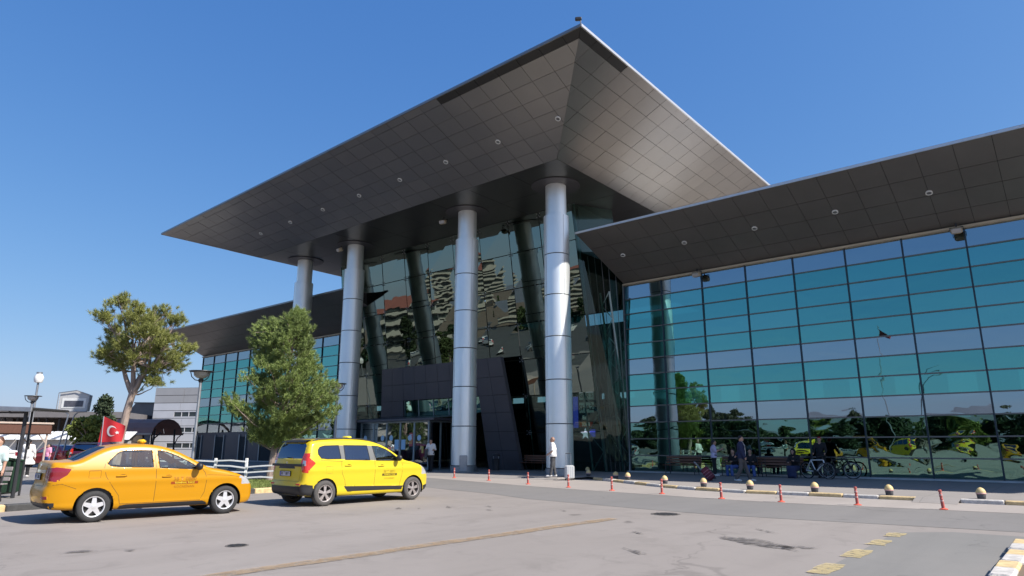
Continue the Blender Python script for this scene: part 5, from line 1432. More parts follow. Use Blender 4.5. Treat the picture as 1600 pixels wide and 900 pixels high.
# bicycles
def bicycle(loc, rz, label, fm, lean_=0.0):
    t = empty('bicycle', loc, rz, label, 'bicycle')
    T = Matrix.Rotation(lean_, 4, 'Y')
    def pb(mb, n_, m_): mb.v = [tuple(T @ Vector(v)) for v in mb.v]; return mb.build(n_, m_, t, True)
    Rw = .34; yb, yf = -.52, .52
    for y in (yb, yf):
        mb = MB(); mb.path([(0, y + Rw * math.cos(a_), Rw + Rw * math.sin(a_)) for a_ in np.linspace(0, 2 * math.pi, 37)[:-1]], .026, 8, closed=True); wt = pb(mb, 'wheel', CM['tyre'])
        mb = MB()
        for k in range(14): a_ = k * 2 * math.pi / 14; mb.tube((.015 * (-1) ** k, y, Rw), (0, y + (Rw - .03) * math.cos(a_), Rw + (Rw - .03) * math.sin(a_)), .003, n=4, cap=False)
        mb.path([(0, y + (Rw - .03) * math.cos(a_), Rw + (Rw - .03) * math.sin(a_)) for a_ in np.linspace(0, 2 * math.pi, 29)[:-1]], .009, 5, closed=True); mb.v = [tuple(T @ Vector(v)) for v in mb.v]; mb.build('spokes', M['galv'], wt)
    bb = (0, -.08, .30); seat = (0, -.25, .78); hd1 = (0, .36, .80); hd0 = (0, .40, .66)
    mb = MB()
    for a_, b_, r_ in ((bb, seat, .02), (seat, hd1, .022), (bb, hd0, .026), (hd0, hd1, .028)): mb.tube(a_, b_, r_, n=8)
    for s in (-1, 1):
        mb.tube((s * .015, *seat[1:]), (s * .06, yb, Rw), .011, n=6); mb.tube((s * .03, *bb[1:]), (s * .06, yb, Rw), .013, n=6)
    pb(mb, 'frame', fm)
    mb = MB()
    for s in (-1, 1): mb.tube((s * .05, .41, .66), (s * .05, yf, Rw), .018, n=6)
    mb.tube((-.05, .41, .66), (.05, .41, .66), .02, n=6); pb(mb, 'fork', CM['trim'])
    mb = MB(); mb.tube(hd1, (0, .34, .92), .018, n=6); mb.tube((-.31, .33, .96), (.31, .33, .96), .014, n=6); pb(mb, 'handlebar', CM['trim'])
    mb = MB(); mb.tube(seat, (0, -.28, .90), .014, n=6); mb.rbox((0, -.30, .92), (.13, .26, .05), .02); pb(mb, 'saddle', CM['trim'])
    mb = MB(); mb.lathe([(.09, .05), (.09, .06)], (0, bb[1], bb[2]), 16, 'x'); mb.tube((.07, *bb[1:]), (.08, .05, .18), .01, n=5); mb.tube((-.07, *bb[1:]), (-.08, -.2, .42), .01, n=5); mb.box((.12, .05, .17), (.1, .08, .02)); mb.box((-.12, -.2, .43), (.1, .08, .02)); pb(mb, 'crank', CM['dark'])
bicycle((-8.95, 31.4, .1), R(-112), 'white-framed bicycle leaning by the glass front right of the seated woman', M['white'], R(6))
bicycle((-8.3, 32.2, .1), R(-70), 'black bicycle parked behind the white one', CM['trim'], R(-5))

# ---------------------------------------------------------------- bollards and posts
def egg(first=[None]):
    t = empty('bollard', (0, 0, 0), 0, 'x', 'bollard', 'low domed bollards behind the kerb')
    mb = MB(); mb.lathe([(.125, 0), (.14, .02), (.155, .17), (.15, .19)], n=20); mb.build('base', M['eggk'], t, True)
    mb = MB(); mb.lathe([(.15, .19), (.172, .205), (.175, .235), (.168, .25)], n=20); mb.build('collar', M['whiteband'], t, True)
    mb = MB(); mb.lathe([(.168, .25), (.165, .30), (.14, .37), (.095, .43), (.04, .465), (0, .475)], n=20); mb.build('dome', M['eggy'], t, True)
    return t
e0 = egg()
EGG = [(-17.87, 27.0, 'domed yellow bollard just right of the silver suitcase'), (-15.77, 25.95, 'domed yellow bollard, left one of the close pair'), (-14.82, 25.35, 'domed yellow bollard, right one of the close pair'),
       (-12.3, 23.75, 'domed yellow bollard half hidden behind a red lane post'), (-10.33, 22.8, 'domed yellow bollard in front of the empty corner bench'), (-8.55, 22.4, 'domed yellow bollard in front of the striding man'),
       (-6.57, 22.5, 'domed yellow bollard in front of the bicycles'), (-4.51, 22.5, 'domed yellow bollard near the end of the long painted kerb'), (-2.3, 22.5, 'domed yellow bollard on the short kerb past the gap, nearest the picture edge'), (-20.3, 30.6, 'bollard in the shade beside the portal glass corner')]
for i, (x, y, lb) in enumerate(EGG):
    o = e0 if i == 0 else dup(e0)
    o.location = (x, y, .1); o.scale = (.70, .70, .63); o['label'] = lb; o.rotation_euler = (random.uniform(-.03, .03), random.uniform(-.03, .03), random.uniform(0, 6))
def lane_post():
    t = empty('lane_post', (0, 0, 0), 0, 'x', 'lane post', 'red flexible lane posts along the road edge')
    mb = MB(); mb.lathe([(.115, 0), (.115, .015), (.06, .035), (.045, .045)], n=16); mb.build('foot', M['red'], t, True)
    mb = MB(); mb.lathe([(.045, .04), (.042, .30), (.034, .31), (.034, .34), (.042, .35), (.04, .44), (.03, .455), (.03, .47), (.045, .48), (.045, .525), (.03, .54), (0, .542)], n=14); p = mb.build('stem', M['redf'], t, True)
    for z in (.24, .40):
        mb = MB(); mb.lathe([(.0435, z - .02), (.043, z + .02)], n=14, cap=False); mb.build('reflective_band', M['whiteband'], p, True)
    return t
p0 = lane_post()
POST = [(-2.78, 19.45, 0, 'red lane post nearest the picture edge, past the kerb gap', .08), (-4.66, 19.43, 0, 'red lane post before the end of the long painted kerb', .03), (-6.5, 19.2, 0, 'red lane post left of the bollard that stands before the bicycles', .01), (-8.2, 19.25, 0, 'bright red lane post in front of the striding man and his case', .02),
        (-10.45, 19.95, 0, 'red lane post overlapping a yellow bollard', .0), (-12.5, 20.3, 0, 'red lane post below the close pair of bollards', .0), (-14.65, 20.8, 0, 'red lane post below the silver suitcase', .0), (-17.05, 21.45, 0, 'red lane post left of the bald man, second from the taxi', .0), (-20.15, 22.6, 0, 'red lane post between the two steel columns, in front of the entrance frame', .0), (-23.0, 23.35, 0, 'red lane post nearest the lemon yellow taxi', .0)]
for i, (x, y, z, lb, ln) in enumerate(POST):
    o = p0 if i == 0 else dup(p0)
    o.location = (x, y, .01); o.scale = (.85, .85, .84); o['label'] = lb; o.rotation_euler = (random.uniform(-.02, .02), -ln * .8, random.uniform(0, .3))

# ---------------------------------------------------------------- pines
NEED = [mat('pine_needles_olive', (.15, .185, .05), .7, var=.35, vs=1.6, c2=(.24, .25, .065)), mat('pine_needles_green', (.13, .19, .055), .7, var=.35, vs=1.3, c2=(.22, .28, .075))]
BARK = mat('pine_bark', (.30, .23, .195), .9, var=.4, vs=6, bump=.9, bs=14, stretch=(1, 1, .35))
def needles(name, parent, P, Dn, m, n=34, L=(.12, .2), wd=.011, spread=.75):
    P = np.asarray(P); Dn = np.asarray(Dn); K = len(P)
    base = np.repeat(P, n, 0); d = np.repeat(Dn, n, 0) + rng.normal(0, spread, (K * n, 3)) * .8
    d /= np.linalg.norm(d, axis=1)[:, None] + 1e-9
    base = base + d * rng.uniform(0, .04, (K * n, 1)) - np.repeat(Dn, n, 0) * rng.uniform(0, .12, (K * n, 1))
    ln = rng.uniform(L[0], L[1], (K * n, 1)); sd = np.cross(d, rng.normal(0, 1, (K * n, 3))); sd /= np.linalg.norm(sd, axis=1)[:, None] + 1e-9
    V = np.stack([base - sd * wd, base + sd * wd, base + d * ln], 1).reshape(-1, 3)
    return np_mesh(name, V, np.arange(len(V)).reshape(-1, 3), m, parent, smooth=False)
def limb(mb, pts, r0, r1, n=7):
    k = len(pts); mb.path(pts, [r0 + (r1 - r0) * i / (k - 1) for i in range(k)], n)
def curve(a, b, sag, n=5, wob=.06):
    a = Vector(a); b = Vector(b); out = []
    for i in range(n + 1):
        t = i / n; p = a.lerp(b, t) + Vector((0, 0, sag * 4 * t * (1 - t)))
        if 0 < i < n: p += Vector([random.uniform(-wob, wob) for _ in range(3)])
        out.append(p)
    return out
def umbrella_pine(loc, label):
    t = empty('pine_tree', loc, R(39.8), label, 'tree')        # local x = across the view, y = away
    pts = [(350, 130), (620, 150), (520, 200), (730, 210), (840, 270), (250, 270), (160, 370), (100, 500), (230, 450), (330, 500), (450, 300), (640, 420), (780, 400), (870, 480), (910, 500), (850, 640), (900, 600), (700, 660), (130, 590), (380, 660), (500, 500), (600, 600), (740, 790), (660, 560), (400, 380), (300, 300), (560, 330), (820, 560), (480, 240), (690, 300), (640, 760), (200, 260), (330, 200), (150, 440), (280, 560), (760, 470), (850, 420), (600, 210), (380, 120), (560, 260)]
    cl = []
    for (x, y) in pts:
        X = (x / 5.29 + 120 - 212) / 1042 * 24 * .80; Z = 1.5 + (696 - (y / 5.29 + 450)) / 1042 * 24
        rr = math.sqrt(max(.05, 1 - (X / 2.3) ** 2)) * 1.45
        cl.append((X, random.uniform(-rr, rr), Z - .1))
    for _ in range(16):
        a_ = random.uniform(0, 6.28); r_ = random.uniform(.4, 1.35); cl.append((r_ * math.cos(a_), r_ * math.sin(a_), random.uniform(4.3, 6.1) - .1))
    mb = MB(); trunk = [(-.35, 0, -.1), (-.30, .02, .9), (-.24, 0, 1.8), (-.15, .03, 2.6), (-.02, 0, 3.25)]
    limb(mb, [Vector(p) for p in trunk], .165, .12, 10)
    forks = [Vector((-.02, 0, 3.2)), Vector((.15, .1, 3.9)), Vector((-.1, .0, 4.4)), Vector((.5, -.1, 4.1)), Vector((-.5, .1, 4.1))]
    for f_ in forks[1:]: limb(mb, curve(forks[0] if f_.x != .15 else (-.02, 0, 3.2), f_, .02, 3, .03), .10, .07, 8)
    P = []; Dn = []; tm = MB()
    for c_ in cl:
        c_ = Vector(c_); f_ = min(forks, key=lambda q: (q - c_).length + (0.6 if q.z > c_.z else 0))
        limb(tm, curve(f_, c_, random.uniform(-.18, .02), 5, .05), .034, .010, 5)
        for k in range(6):
            a_ = c_ + Vector((random.gauss(0, .2), random.gauss(0, .2), random.gauss(.04, .14)))
            limb(tm, curve(f_.lerp(c_, random.uniform(.6, .95)), a_, .0, 3, .03), .014, .006, 4)
        for k in range(33):
            o = Vector((random.gauss(0, .17), random.gauss(0, .17), random.gauss(.06, .12)))
            P.append(c_ + o); dd = (o.normalized() * .5 + Vector((0, 0, .6)) + (c_ - Vector((0, 0, 4.6))).normalized() * .5).normalized(); Dn.append(dd)
    mb.build('trunk', BARK, t, True); tm.build('limbs', BARK, t, True)
    half = len(P) // 2
    needles('foliage', t, P, Dn, NEED[0], 46, (.09, .17), .0075)
    return t
umbrella_pine((-26.3, 10.0, .1), 'tall spreading umbrella pine with bare trunk rising behind the saloon taxi')
def cone_pine(loc, label):
    t = empty('pine_tree', loc, R(39.8), label, 'tree')
    tabz = [1.55, 1.9, 2.3, 2.8, 3.3, 4.0, 4.7, 5.4, 6.1, 6.6, 7.0]; tabr = [.3, .9, 1.6, 2.0, 1.9, 1.6, 1.3, 1.0, .65, .34, .08]
    cen = lambda z: Vector((.05 + .10 * z - .25, 0, z))
    mb = MB(); limb(mb, [cen(z) - Vector((.0, 0, 0)) for z in (-.1, .8, 1.6, 3, 4.5, 6, 6.8)], .15, .03, 9); mb.tube(cen(.3) + Vector((.12, 0, 0)), cen(2.5) + Vector((.35, .1, 0)), .06, .04, 7); mb.build('trunk', BARK, t, True)
    P = []; Dn = []; tm = MB(); lobes = [(random.uniform(0, 6.28), random.uniform(1.7, 6.4), random.choice((.6, .75, .9, 1.02, 1.12))) for _ in range(40)]
    peaks = [(Vector((-1.05, -.3, 0)), 6.0), (Vector((0.25, 0, 0)), 7.1)]
    for _ in range(300):
        z = 1.7 + 5.25 * random.random() ** 1.2; a_ = random.uniform(0, 6.283)
        rr = np.interp(z, tabz, tabr); nb = min(lobes, key=lambda q: abs(q[1] - z) * .9 + abs(math.atan2(math.sin(q[0] - a_), math.cos(q[0] - a_))))
        rr *= nb[2] * random.uniform(.82, 1.08); 
        c_ = cen(z) + Vector((rr * math.cos(a_), rr * math.sin(a_), 0))
        if z > 5.2 and random.random() < .35: c_ = Vector((-.85 + random.gauss(0, .25), random.gauss(0, .25), z - .55))
        root = cen(max(.9, z - .5 * rr - .2))
        if random.random() < .7: limb(tm, curve(root, c_, -.08 * rr, 4, .04), .03, .008, 5)
        ax = (c_ - root).normalized()
        for k in range(20):
            u = random.random() ** .6
            p = root.lerp(c_, .5 + .5 * u) + Vector((random.gauss(0, .14), random.gauss(0, .14), random.gauss(0, .10)))
            P.append(p); Dn.append((ax * .8 + Vector((0, 0, .75))).normalized())
    tm.build('limbs', BARK, t, True)
    needles('foliage', t, P, Dn, NEED[1], 40, (.09, .17), .008)
    return t
cone_pine((-24.9, 15.1, .1), 'dense conical pine standing between the saloon taxi and the steel columns')
# ---------------------------------------------------------------- street furniture on the left
def bowl_lamp(loc, h, label, k=1.0, rz=0.0):
    t = empty('street_lamp', loc, rz, label, 'street lamp', 'bowl-headed street lamps')
    mb = MB(); mb.lathe([(.13, 0), (.13, .05), (.075, .12), (.07, .5), (.062, .55), (.055, h - .45)], n=14); mb.build('post', M['galv'], t, True)
    z = h - .42
    mb = MB(); mb.lathe([(.07, z - .05), (.09, z), (.10, z + .08), (.05, z + .1)], n=12); 
    for j in range(3):
        a_ = j * 2.094 + .4; c_, s_ = math.cos(a_), math.sin(a_)
        mb.path([(c_ * .06, s_ * .06, z + .02), (c_ * .22 * k, s_ * .22 * k, z + .04), (c_ * .36 * k, s_ * .36 * k, z + .16), (c_ * .42 * k, s_ * .42 * k, z + .36)], .02, 6)
    mb.build('arm', M['dkmetal'], t, True)
    mb = MB(); mb.lathe([(.05, z + .1), (.16 * k, z + .13), (.27 * k, z + .22), (.30 * k, z + .36), (0, z + .37)], n=18); mb.build('lamp_bowl', mat('milky_lamp_bowl', (.45, .43, .41), .35, var=.06) if 'milky_lamp_bowl' not in bpy.data.materials else bpy.data.materials['milky_lamp_bowl'], t, True)
    mb = MB(); mb.lathe([(0, z + .42), (.46 * k, z + .405), (.47 * k, z + .385), (.44 * k, z + .37), (0, z + .375)], n=22); mb.build('lamp_lid', M['dkmetal'], t, True)
    return t
bowl_lamp((-26.55, 12.55, .1), 4.3, 'bowl-headed street lamp between the umbrella pine and the conical pine')
bowl_lamp((-28.35, 20.35, .1), 4.45, 'bowl-headed street lamp in front of the steel columns, right of the conical pine', .9)
bowl_lamp((-46.9, 12.4, .1), 4.25, 'bowl-headed street lamp farthest left, rising above the brown shelter', .95)
t = empty('street_lamp', (-59.5, 15.9, 0), 0, 'tall street lamp with white round globe at far left', 'street lamp')
mb = MB(); mb.lathe([(.16, 0), (.09, .2), (.07, 6.1)], n=10); mb.build('post', M['galv'], t, True)
mb = MB(); mb.lathe([(0, 6.05), (.25, 6.1), (.30, 6.25), (.32, 6.5), (.2, 6.72), (0, 6.75)], n=16); mb.build('globe', mat('white_lamp_globe', (.75, .75, .74), .35, var=.04), t, True)
mb = MB(); mb.lathe([(.2, 6.72), (.2, 6.86), (0, 6.88)], n=12); mb.build('cap', M['galv'], t, True)
# display board on bent tube legs
t = empty('display_board', (-53.6, 16.6, 0), R(39.8 + 4), 'white display board with gabled top on bent tubular legs', 'sign')
bz = lambda L_: [(x_ * .8, y_, 4.5 + (z_ - 4.55) * .68) for x_, y_, z_ in L_]
mb = MB(); mb.poly(bz([(-1.25, 0, 3.55), (1.25, 0, 3.55), (1.33, 0, 5.15), (.2, 0, 5.6), (-1.2, 0, 5.35)]), (0, -1, 0), .3); mb.build('cabinet', mat('pale_cabinet', (.50, .50, .50), .5, var=.06), t)
mb = MB(); mb.poly(bz([(-.98, -.02, 3.85), (1.02, -.02, 3.85), (1.04, -.02, 4.85), (-.96, -.02, 4.85)]), (0, -1, 0), .02); mb.build('white_surround', M['white'], t)
mb = MB(); mb.poly(bz([(-.75, -.04, 4.0), (.82, -.04, 4.0), (.84, -.04, 4.6), (-.74, -.04, 4.6)]), (0, -1, 0), .02); mb.build('screen', mat('dark_led_screen', (.09, .09, .11), .3, var=.3, vs=5), t)
for s in (-1, 1):
    mb = MB(); mb.path([(s * .28 - .55, 0, 0), (s * .16 - .2, 0, 2.6), (s * .2, 0, 3.55), (s * .42, 0, 3.76), (s * 1.0, -.02, 3.79)], .05, 7); mb.build('leg', M['galv'], t, True)
for z in (.9, 1.9, 2.7): 
    mb = MB(); mb.tube((-.62 + z * .14, 0, z), (-.1 + z * .02, 0, z), .03, n=6); mb.build('rung', M['galv'], t)
mb = MB(); q4 = bz([(-1.25, -.1, 5.38), (.2, -.1, 5.63), (1.36, -.1, 5.18), (1.26, -.1, 3.5), (-1.28, -.1, 3.5)]); [mb.tube(q4[i_], q4[(i_ + 1) % 5], .03, n=6) for i_ in range(5)]; mb.build('edge_tube', M['galv'], t)
# near shelter (flat dark roof)
t = empty('bus_shelter', (-22.7, 5.8, .1), R(39.8), 'dark flat-roofed shelter at left edge, in front of the pavement', 'shelter')
mb = MB(); mb.rbox((-1.3, .4, 2.45), (3.7, 1.6, .07), .02, Matrix.Rotation(R(2), 3, 'Y')); mb.build('roof', M['dkmetal'], t)
mb = MB(); mb.rbox((-1.3, -.4, 2.42), (3.7, .06, .12), .01, Matrix.Rotation(R(2), 3, 'Y')); mb.build('roof_edge', M['galv'], t)
for x, y, r_ in ((.12, 0, .05), (-2.9, 0, .05), (-.35, .9, .03), (-2.9, .9, .03)):
    mb = MB(); mb.tube((x, y, -.1), (x, y, 2.4), r_, n=8); mb.build('post', M['dkmetal'], t)
mb = MB(); mb.tube((-.5, .2, 2.3), (-.1, .2, 2.3), .025, n=6); mb.tube((-.5, .2, 2.3), (-.5, .2, 2.42), .02, n=6); mb.tube((-2.9, 0, 2.3), (.12, 0, 2.3), .025, n=6); mb.build('brace', M['dkmetal'], t)
bench((-21.75, 4.75, .1), R(39.8), 'grey-topped bench at the left edge beside the black and yellow kerb', 1.5, 'bench at the left edge', wood=mat('weathered_grey_slat', (.26, .23, .22), .7, var=.2, vs=8))
t = empty('waste_container', (-23.2, 5.5, .1), R(39.8), 'dark green metal container with light green edge behind the grey bench', 'container')
GR = mat('dark_green_paint', (.012, .035, .02), .55, var=.4, vs=7); GR2 = mat('light_green_edge', (.10, .22, .13), .5, var=.1)
mb = MB(); mb.rbox((-.3, .1, .55), (1.5, .8, .9), .05); mb.build('box', GR, t)
mb = MB(); mb.rbox((-.3, .05, 1.02), (1.56, .86, .07), .02, Matrix.Rotation(R(-6), 3, 'X')); mb.build('lid', GR, t)
for x in (-1.07, .47): mb = MB(); mb.rbox((x, -.3, .52), (.05, .06, .98), .01); mb.build('corner_post', GR2, t)
# brown shelter farther back
t = empty('bus_shelter', (-43.3, 11.0, 0), R(39.8 + 52), 'brown shelter with deep boarded eaves behind the white-dressed woman', 'shelter')
BR = mat('brown_boards', (.10, .04, .025), .7, var=.2, vs=3, stretch=(6, 1, 6)); BT = mat('pale_fascia', (.45, .36, .30), .6, var=.1)
mb = MB(); mb.rbox((-1.2, 0, 2.32), (4.6, 3.0, .5), .04); mb.build('eaves', BR, t)
mb = MB(); mb.rbox((-1.2, 0, 2.62), (4.7, 3.1, .1), .02); mb.build('fascia', BT, t)
for x in (-3.3, .95):
    for y in (-1.35, 1.35):
        mb = MB(); mb.tube((x, y, 0), (x, y, 2.1), .05, n=7); mb.tube((x, y, 1.6), (x - .4 * (1 if x > 0 else -1), y, 2.1), .03, n=6); mb.build('post', BT, t)
# people on the left
wl, _ = person((-36.7, 9.85, .1), R(39.8 + 25), 'woman with black ponytail and long white tunic standing at left behind the saloon taxi', 'white', 'black', 'shoew', hair='pony', height=1.68, sleeve=1.0, arms=(((-.1, .1, -.22), (-.02, .28, -.12)), ((.08, .0, -.27), (.1, .1, -.5))))
tu = MB()
v, q = surface_nets(lambda X, Y, Z: smax(smin(capsule((X, Y, Z), (-.08, 0, .95), (.08, 0, .95), .16, .16), capsule((X, Y, Z), (-.14, 0, .62), (.14, 0, .62), .19, .19), .1) + .006 * np.sin(50 * X), .56 - Z, .01), (-.45, -.3, .45), (.45, .3, 1.2), .02)
np_mesh('tunic_skirt', v, q, CL['white'], wl)
pl_, _ = person((-19.95, 4.75, .1), R(39.8 + 180), 'brown-haired person in pale teal shirt at the extreme left edge behind the bench', 'teal', 'black', 'shoek', hair='short', hairm='brown', height=1.6)
pk, _ = person((-50.0, 14.5, 0), R(200), 'person in pink top beside the red car, behind the saloon taxi boot', 'pink', 'denim', 'shoek', height=1.6, hair='long')
# flag on a short staff
t = empty('flag', (-20.25, 7.45, .1), R(39.8), 'red flag with white crescent and star flying above the saloon taxi roof', 'flag')
FX0, FZ0 = -.42, 1.42
mb = MB(); mb.tube((-.38, 0, 0), (-.45, 0, 2.18), .014, n=6); mb.build('staff', M['galv'], t)
def flag_pt(u, v):           # u along fly, v up
    return Vector((-.45 + u * .62 - .06 * (1 - v), .05 * math.sin(u * 7 + v * 2) * u, 1.48 + v * .70 - u * .26 * v + .02 * u * (1 - v)))
FR_ = mat('flag_red_cloth', (.50, .02, .025), .75, var=.08, vs=6); FW = mat('flag_white_print', (.72, .66, .64), .75, var=0)
def flag_mesh(name, par, m, fn_, off):
    mb = MB(); fn_(mb, off); return mb.build(name, m, par, True)
def cloth_grid(mb, off):
    n, k = 16, 10
    vs = [flag_pt(i / n, j / k) for j in range(k + 1) for i in range(n + 1)]
    mb.add(vs, [(j * (n + 1) + i, j * (n + 1) + i + 1, (j + 1) * (n + 1) + i + 1, (j + 1) * (n + 1) + i) for j in range(k) for i in range(n)])
fl = flag_mesh('cloth', t, FR_, cloth_grid, 0)
def crescent(mb, off, cx=.50, cy=.52, R1=.25, R2=.20, dx=.065):
    n = 26; o1 = []; o2 = []
    a0 = .62
    for i in range(n + 1):
        a_ = a0 + (2 * math.pi - 2 * a0) * i / n; o1.append((cx + R1 * math.cos(a_), cy + R1 * math.sin(a_)))
    b0 = .80
    for i in range(n + 1):
        a_ = b0 + (2 * math.pi - 2 * b0) * i / n; o2.append((cx + dx + R2 * math.cos(a_), cy + R2 * math.sin(a_)))
    f_ = lambda p: flag_pt(p[0] * 1.0, p[1]) + Vector((0, off, 0))
    vs = [f_((cx + (p[0] - cx) * .9, p[1])) for p in o1] + [f_((cx + (p[0] - cx) * .9, p[1])) for p in o2]
    mb.add(vs, [(i, i + 1, n + 1 + i + 1, n + 1 + i) for i in range(n)])
for off in (-.006, .006):
    flag_mesh('crescent', fl, FW, crescent, off)
    mb = MB(); pts = []
    for k in range(10):
        a_ = math.pi + k * math.pi / 5; r_ = .105 if k % 2 == 0 else .042
        pts.append(flag_pt(.74 + r_ * .9 * math.cos(a_), .50 + r_ * math.sin(a_)) + Vector((0, off * 1.3, 0)))
    mb.add(pts + [flag_pt(.74, .5) + Vector((0, off * 1.3, 0))], [(i, (i + 1) % 10, 10) for i in range(10)]); mb.build('star', FW, fl)
# white board fence
t = empty('white_fence', (-24.32, 13.56, .1), math.atan2(2.23, 2.68), 'low white board fence with bowed rails behind the grass strip', 'fence')
for i, x in enumerate((-3.5, -2.33, -1.17, 0, 1.15)):
    mb = MB(); mb.rbox((x, 0, .45), (.09, .09, .96), .01); mb.build('fence_post', M['white'], t)
for i in range(4):
    x0, x1 = -3.5 + i * 1.165, -2.335 + i * 1.165
    dz = -.18 if i == 3 else 0
    for k, z in enumerate((.40, .62, .82)):
        mb = MB(); a_ = random.uniform(-.045, .045); bw = random.uniform(.0, .04)
        mb.path([(x0 + .02, -.06, z + dz - a_), ((x0 + x1) / 2, -.07, z + dz + bw), (x1 - .02, -.06, z + dz + a_)], .035, 4); mb.build('rail', M['white'], t)
# brown barrel canopy
t = empty('walkway_canopy', (-73.8, 29.6, 0), R(27), 'brown curved-roof canopy on bracketed posts before the white clad building', 'canopy')
RB = mat('brown_roof_sheet', (.26, .13, .10), .6, var=.12, vs=1)
t.scale = (1.3, 1.3, 1.25)
mb = MB(); n = 8
for s_ in range(4):
    x0, x1 = -4.6 + s_ * 1.7, -4.6 + (s_ + 1) * 1.7 - .04; vs = []
    for x in (x0, x1):
        for i in range(n + 1):
            a_ = math.pi * (.04 + .92 * i / n); vs.append((x, -1.7 * math.cos(a_), 1.95 + 1.35 * math.sin(a_)))
    m2 = MB(); m2.add(vs, [(i, i + 1, n + 2 + i, n + 1 + i) for i in range(n)]); m2.add([Vector(v) - Vector((0, 0, .05)) for v in vs], [(i, n + 1 + i, n + 2 + i, i + 1) for i in range(n)]); m2.build('roof_sheet', RB, t)
for x in (-4.4, -2.3, -.2, 1.9):
    for y in (-1.25, 1.25):
        m2 = MB(); m2.tube((x, y, 0), (x, y * .85, 2.5), .07, n=7); m2.path([(x, y, 1.3), (x + .2, y, 1.8), (x + .7, y, 2.2)], .04, 6); m2.build('post', M['dkmetal'], t)
m2 = MB(); m2.bbox((-4.6, -1.76, 2.02), (2.2, -1.70, 2.14)); m2.bbox((-4.6, 1.70, 2.02), (2.2, 1.76, 2.14)); m2.build('gutter', BT, t)
# white clad building with slit windows
WX, WY = -86.8, 42.0; wrz = R(30)
t = empty('clad_building', (WX, WY, 0), wrz, 'white panel-clad building with narrow slit windows left of the glass wing', 'building')
WP = mat('white_facade_panel', (.60, .60, .61), .5, var=.06, vs=.6); WPg = mat('pale_grey_facade_panel', (.40, .39, .38), .5, var=.06, vs=.6); DW = mat('dark_window', (.05, .06, .06), .2, var=.1)
mb = MB(); mb.bbox((-7.5, .08, 0), (18, 14, 8.9)); mb.build('wall', M['joint'], t)
wins = {1: [(-2.5, 2.6), (4.6, 2.6), (11, 2.5)], 2: [(-4.0, 2.6), (5, 2.4)], 4: [(-4.6, 2.8), (4, 3.0), (10, 2.8)], 5: [(-4.4, 2.6), (2.8, 2.6)], 7: [(-3.5, 2.8), (3.5, 3.0), (10.5, 2.8)]}
wins = {2: [(4.0, 4.4), (13, 3)], 3: [(-4.4, 4.2)], 5: [(-4.9, 4.4), (8, 4)], 7: [(-5.0, 4.4), (3.0, 4.4)], 8: [(3.0, 4.2)]}
nrow = 9; rh = 8.9 / nrow
for j in range(nrow):
    z0 = 8.9 - (j + 1) * rh; x = -7.5; segs = sorted(wins.get(j, []))
    cut = []
    for (wx, ww) in segs: cut.append((wx, wx + ww))
    xs_ = [-7.5]; 
    edges = []
    cur = -7.5
    for (c0, c1) in cut: edges.append((cur, c0)); cur = c1
    edges.append((cur, 18))
    for (e0_, e1_) in edges:
        n_ = max(1, round((e1_ - e0_) / 4.2))
        for k in range(n_):
            a0 = e0_ + (e1_ - e0_) * k / n_; a1 = e0_ + (e1_ - e0_) * (k + 1) / n_
            m2 = MB(); m2.bbox((a0 + .02, 0, z0 + .03), (a1 - .02, .07, z0 + rh - .03)); m2.build('facade_panel', WP if j >= 2 else WPg, t)
    for (c0, c1) in cut:
        m2 = MB(); m2.bbox((c0, .05, z0 + rh * .22), (c1, .075, z0 + rh * .80)); w2 = m2.build('window', DW, t)
        m2 = MB(); m2.bbox((c0, 0, z0 + .03), (c1, .07, z0 + rh * .22)); m2.bbox((c0, 0, z0 + rh * .8), (c1, .07, z0 + rh - .03)); m2.build('window_frame', WP, w2)
        for q in range(1, 4): m2 = MB(); m2.bbox((c0 + (c1 - c0) * q / 4 - .04, .0, z0 + rh * .22), (c0 + (c1 - c0) * q / 4 + .04, .06, z0 + rh * .8)); m2.build('mullion', WP, w2)
t = empty('annex_building', (-104, 42, 0), R(6), 'dark grey annex with sloping roof left of the white clad building', 'building')
mb = MB(); mb.poly([(-6, 0, 0), (11, 0, 0), (11, 0, 7.0), (-4, 0, 7.6), (-6, 0, 6.2)], (0, -1, 0), 8); mb.build('wall', mat('dark_render', (.14, .13, .125), .8, var=.15, vs=.5), t)
mb = MB(); mb.poly([(-4.2, -.1, 7.62), (11, -.1, 7.02), (11, -.1, 7.2), (-4.2, -.1, 7.8)], (0, -1, 0), 8.2); mb.build('roof', M['dkmetal'], t)
# long colonnaded building and the grey block beside it
t = empty('colonnade_building', (-92, 28.5, 0), R(39.8 + 12), 'long low building with flat grey roof and slanting dark columns, far left', 'building')
mb = MB(); mb.bbox((-16, -1, 4.7), (6, 10, 5.4)); mb.build('roof', mat('dull_grey_roof', (.16, .15, .15), .6, var=.1), t)
mb = MB(); mb.bbox((-15, 4, 0), (5.6, 9, 4.7)); mb.build('wall', mat('dark_brown_infill', (.055, .045, .04), .8, var=.3, vs=1), t)
for k in range(15):
    x = -10 + k * 1.1
    mb = MB(); mb.tube((x + (k % 2) * .5, 0, 0), (x - (k % 2) * .3, 0, 4.75), .14, n=6); mb.build('column', M['dkmetal'], t)
t = empty('grey_block', (-96, 17, 0), R(39.8 + 15), 'pale grey flat-roofed block with horizontal bands behind the shelters', 'building')
mb = MB(); mb.bbox((-14, 0, 0), (4, 10, 5.2)); mb.build('wall', mat('pale_grey_render', (.42, .41, .43), .8, var=.08, vs=.4), t)
for z, m_ in ((4.6, 'dkmetal'), (3.2, 'sill'), (2.1, 'sill')):
    mb = MB(); mb.bbox((-14.1, -.12, z), (4.1, 0, z + .25)); mb.build('band', M[m_], t)
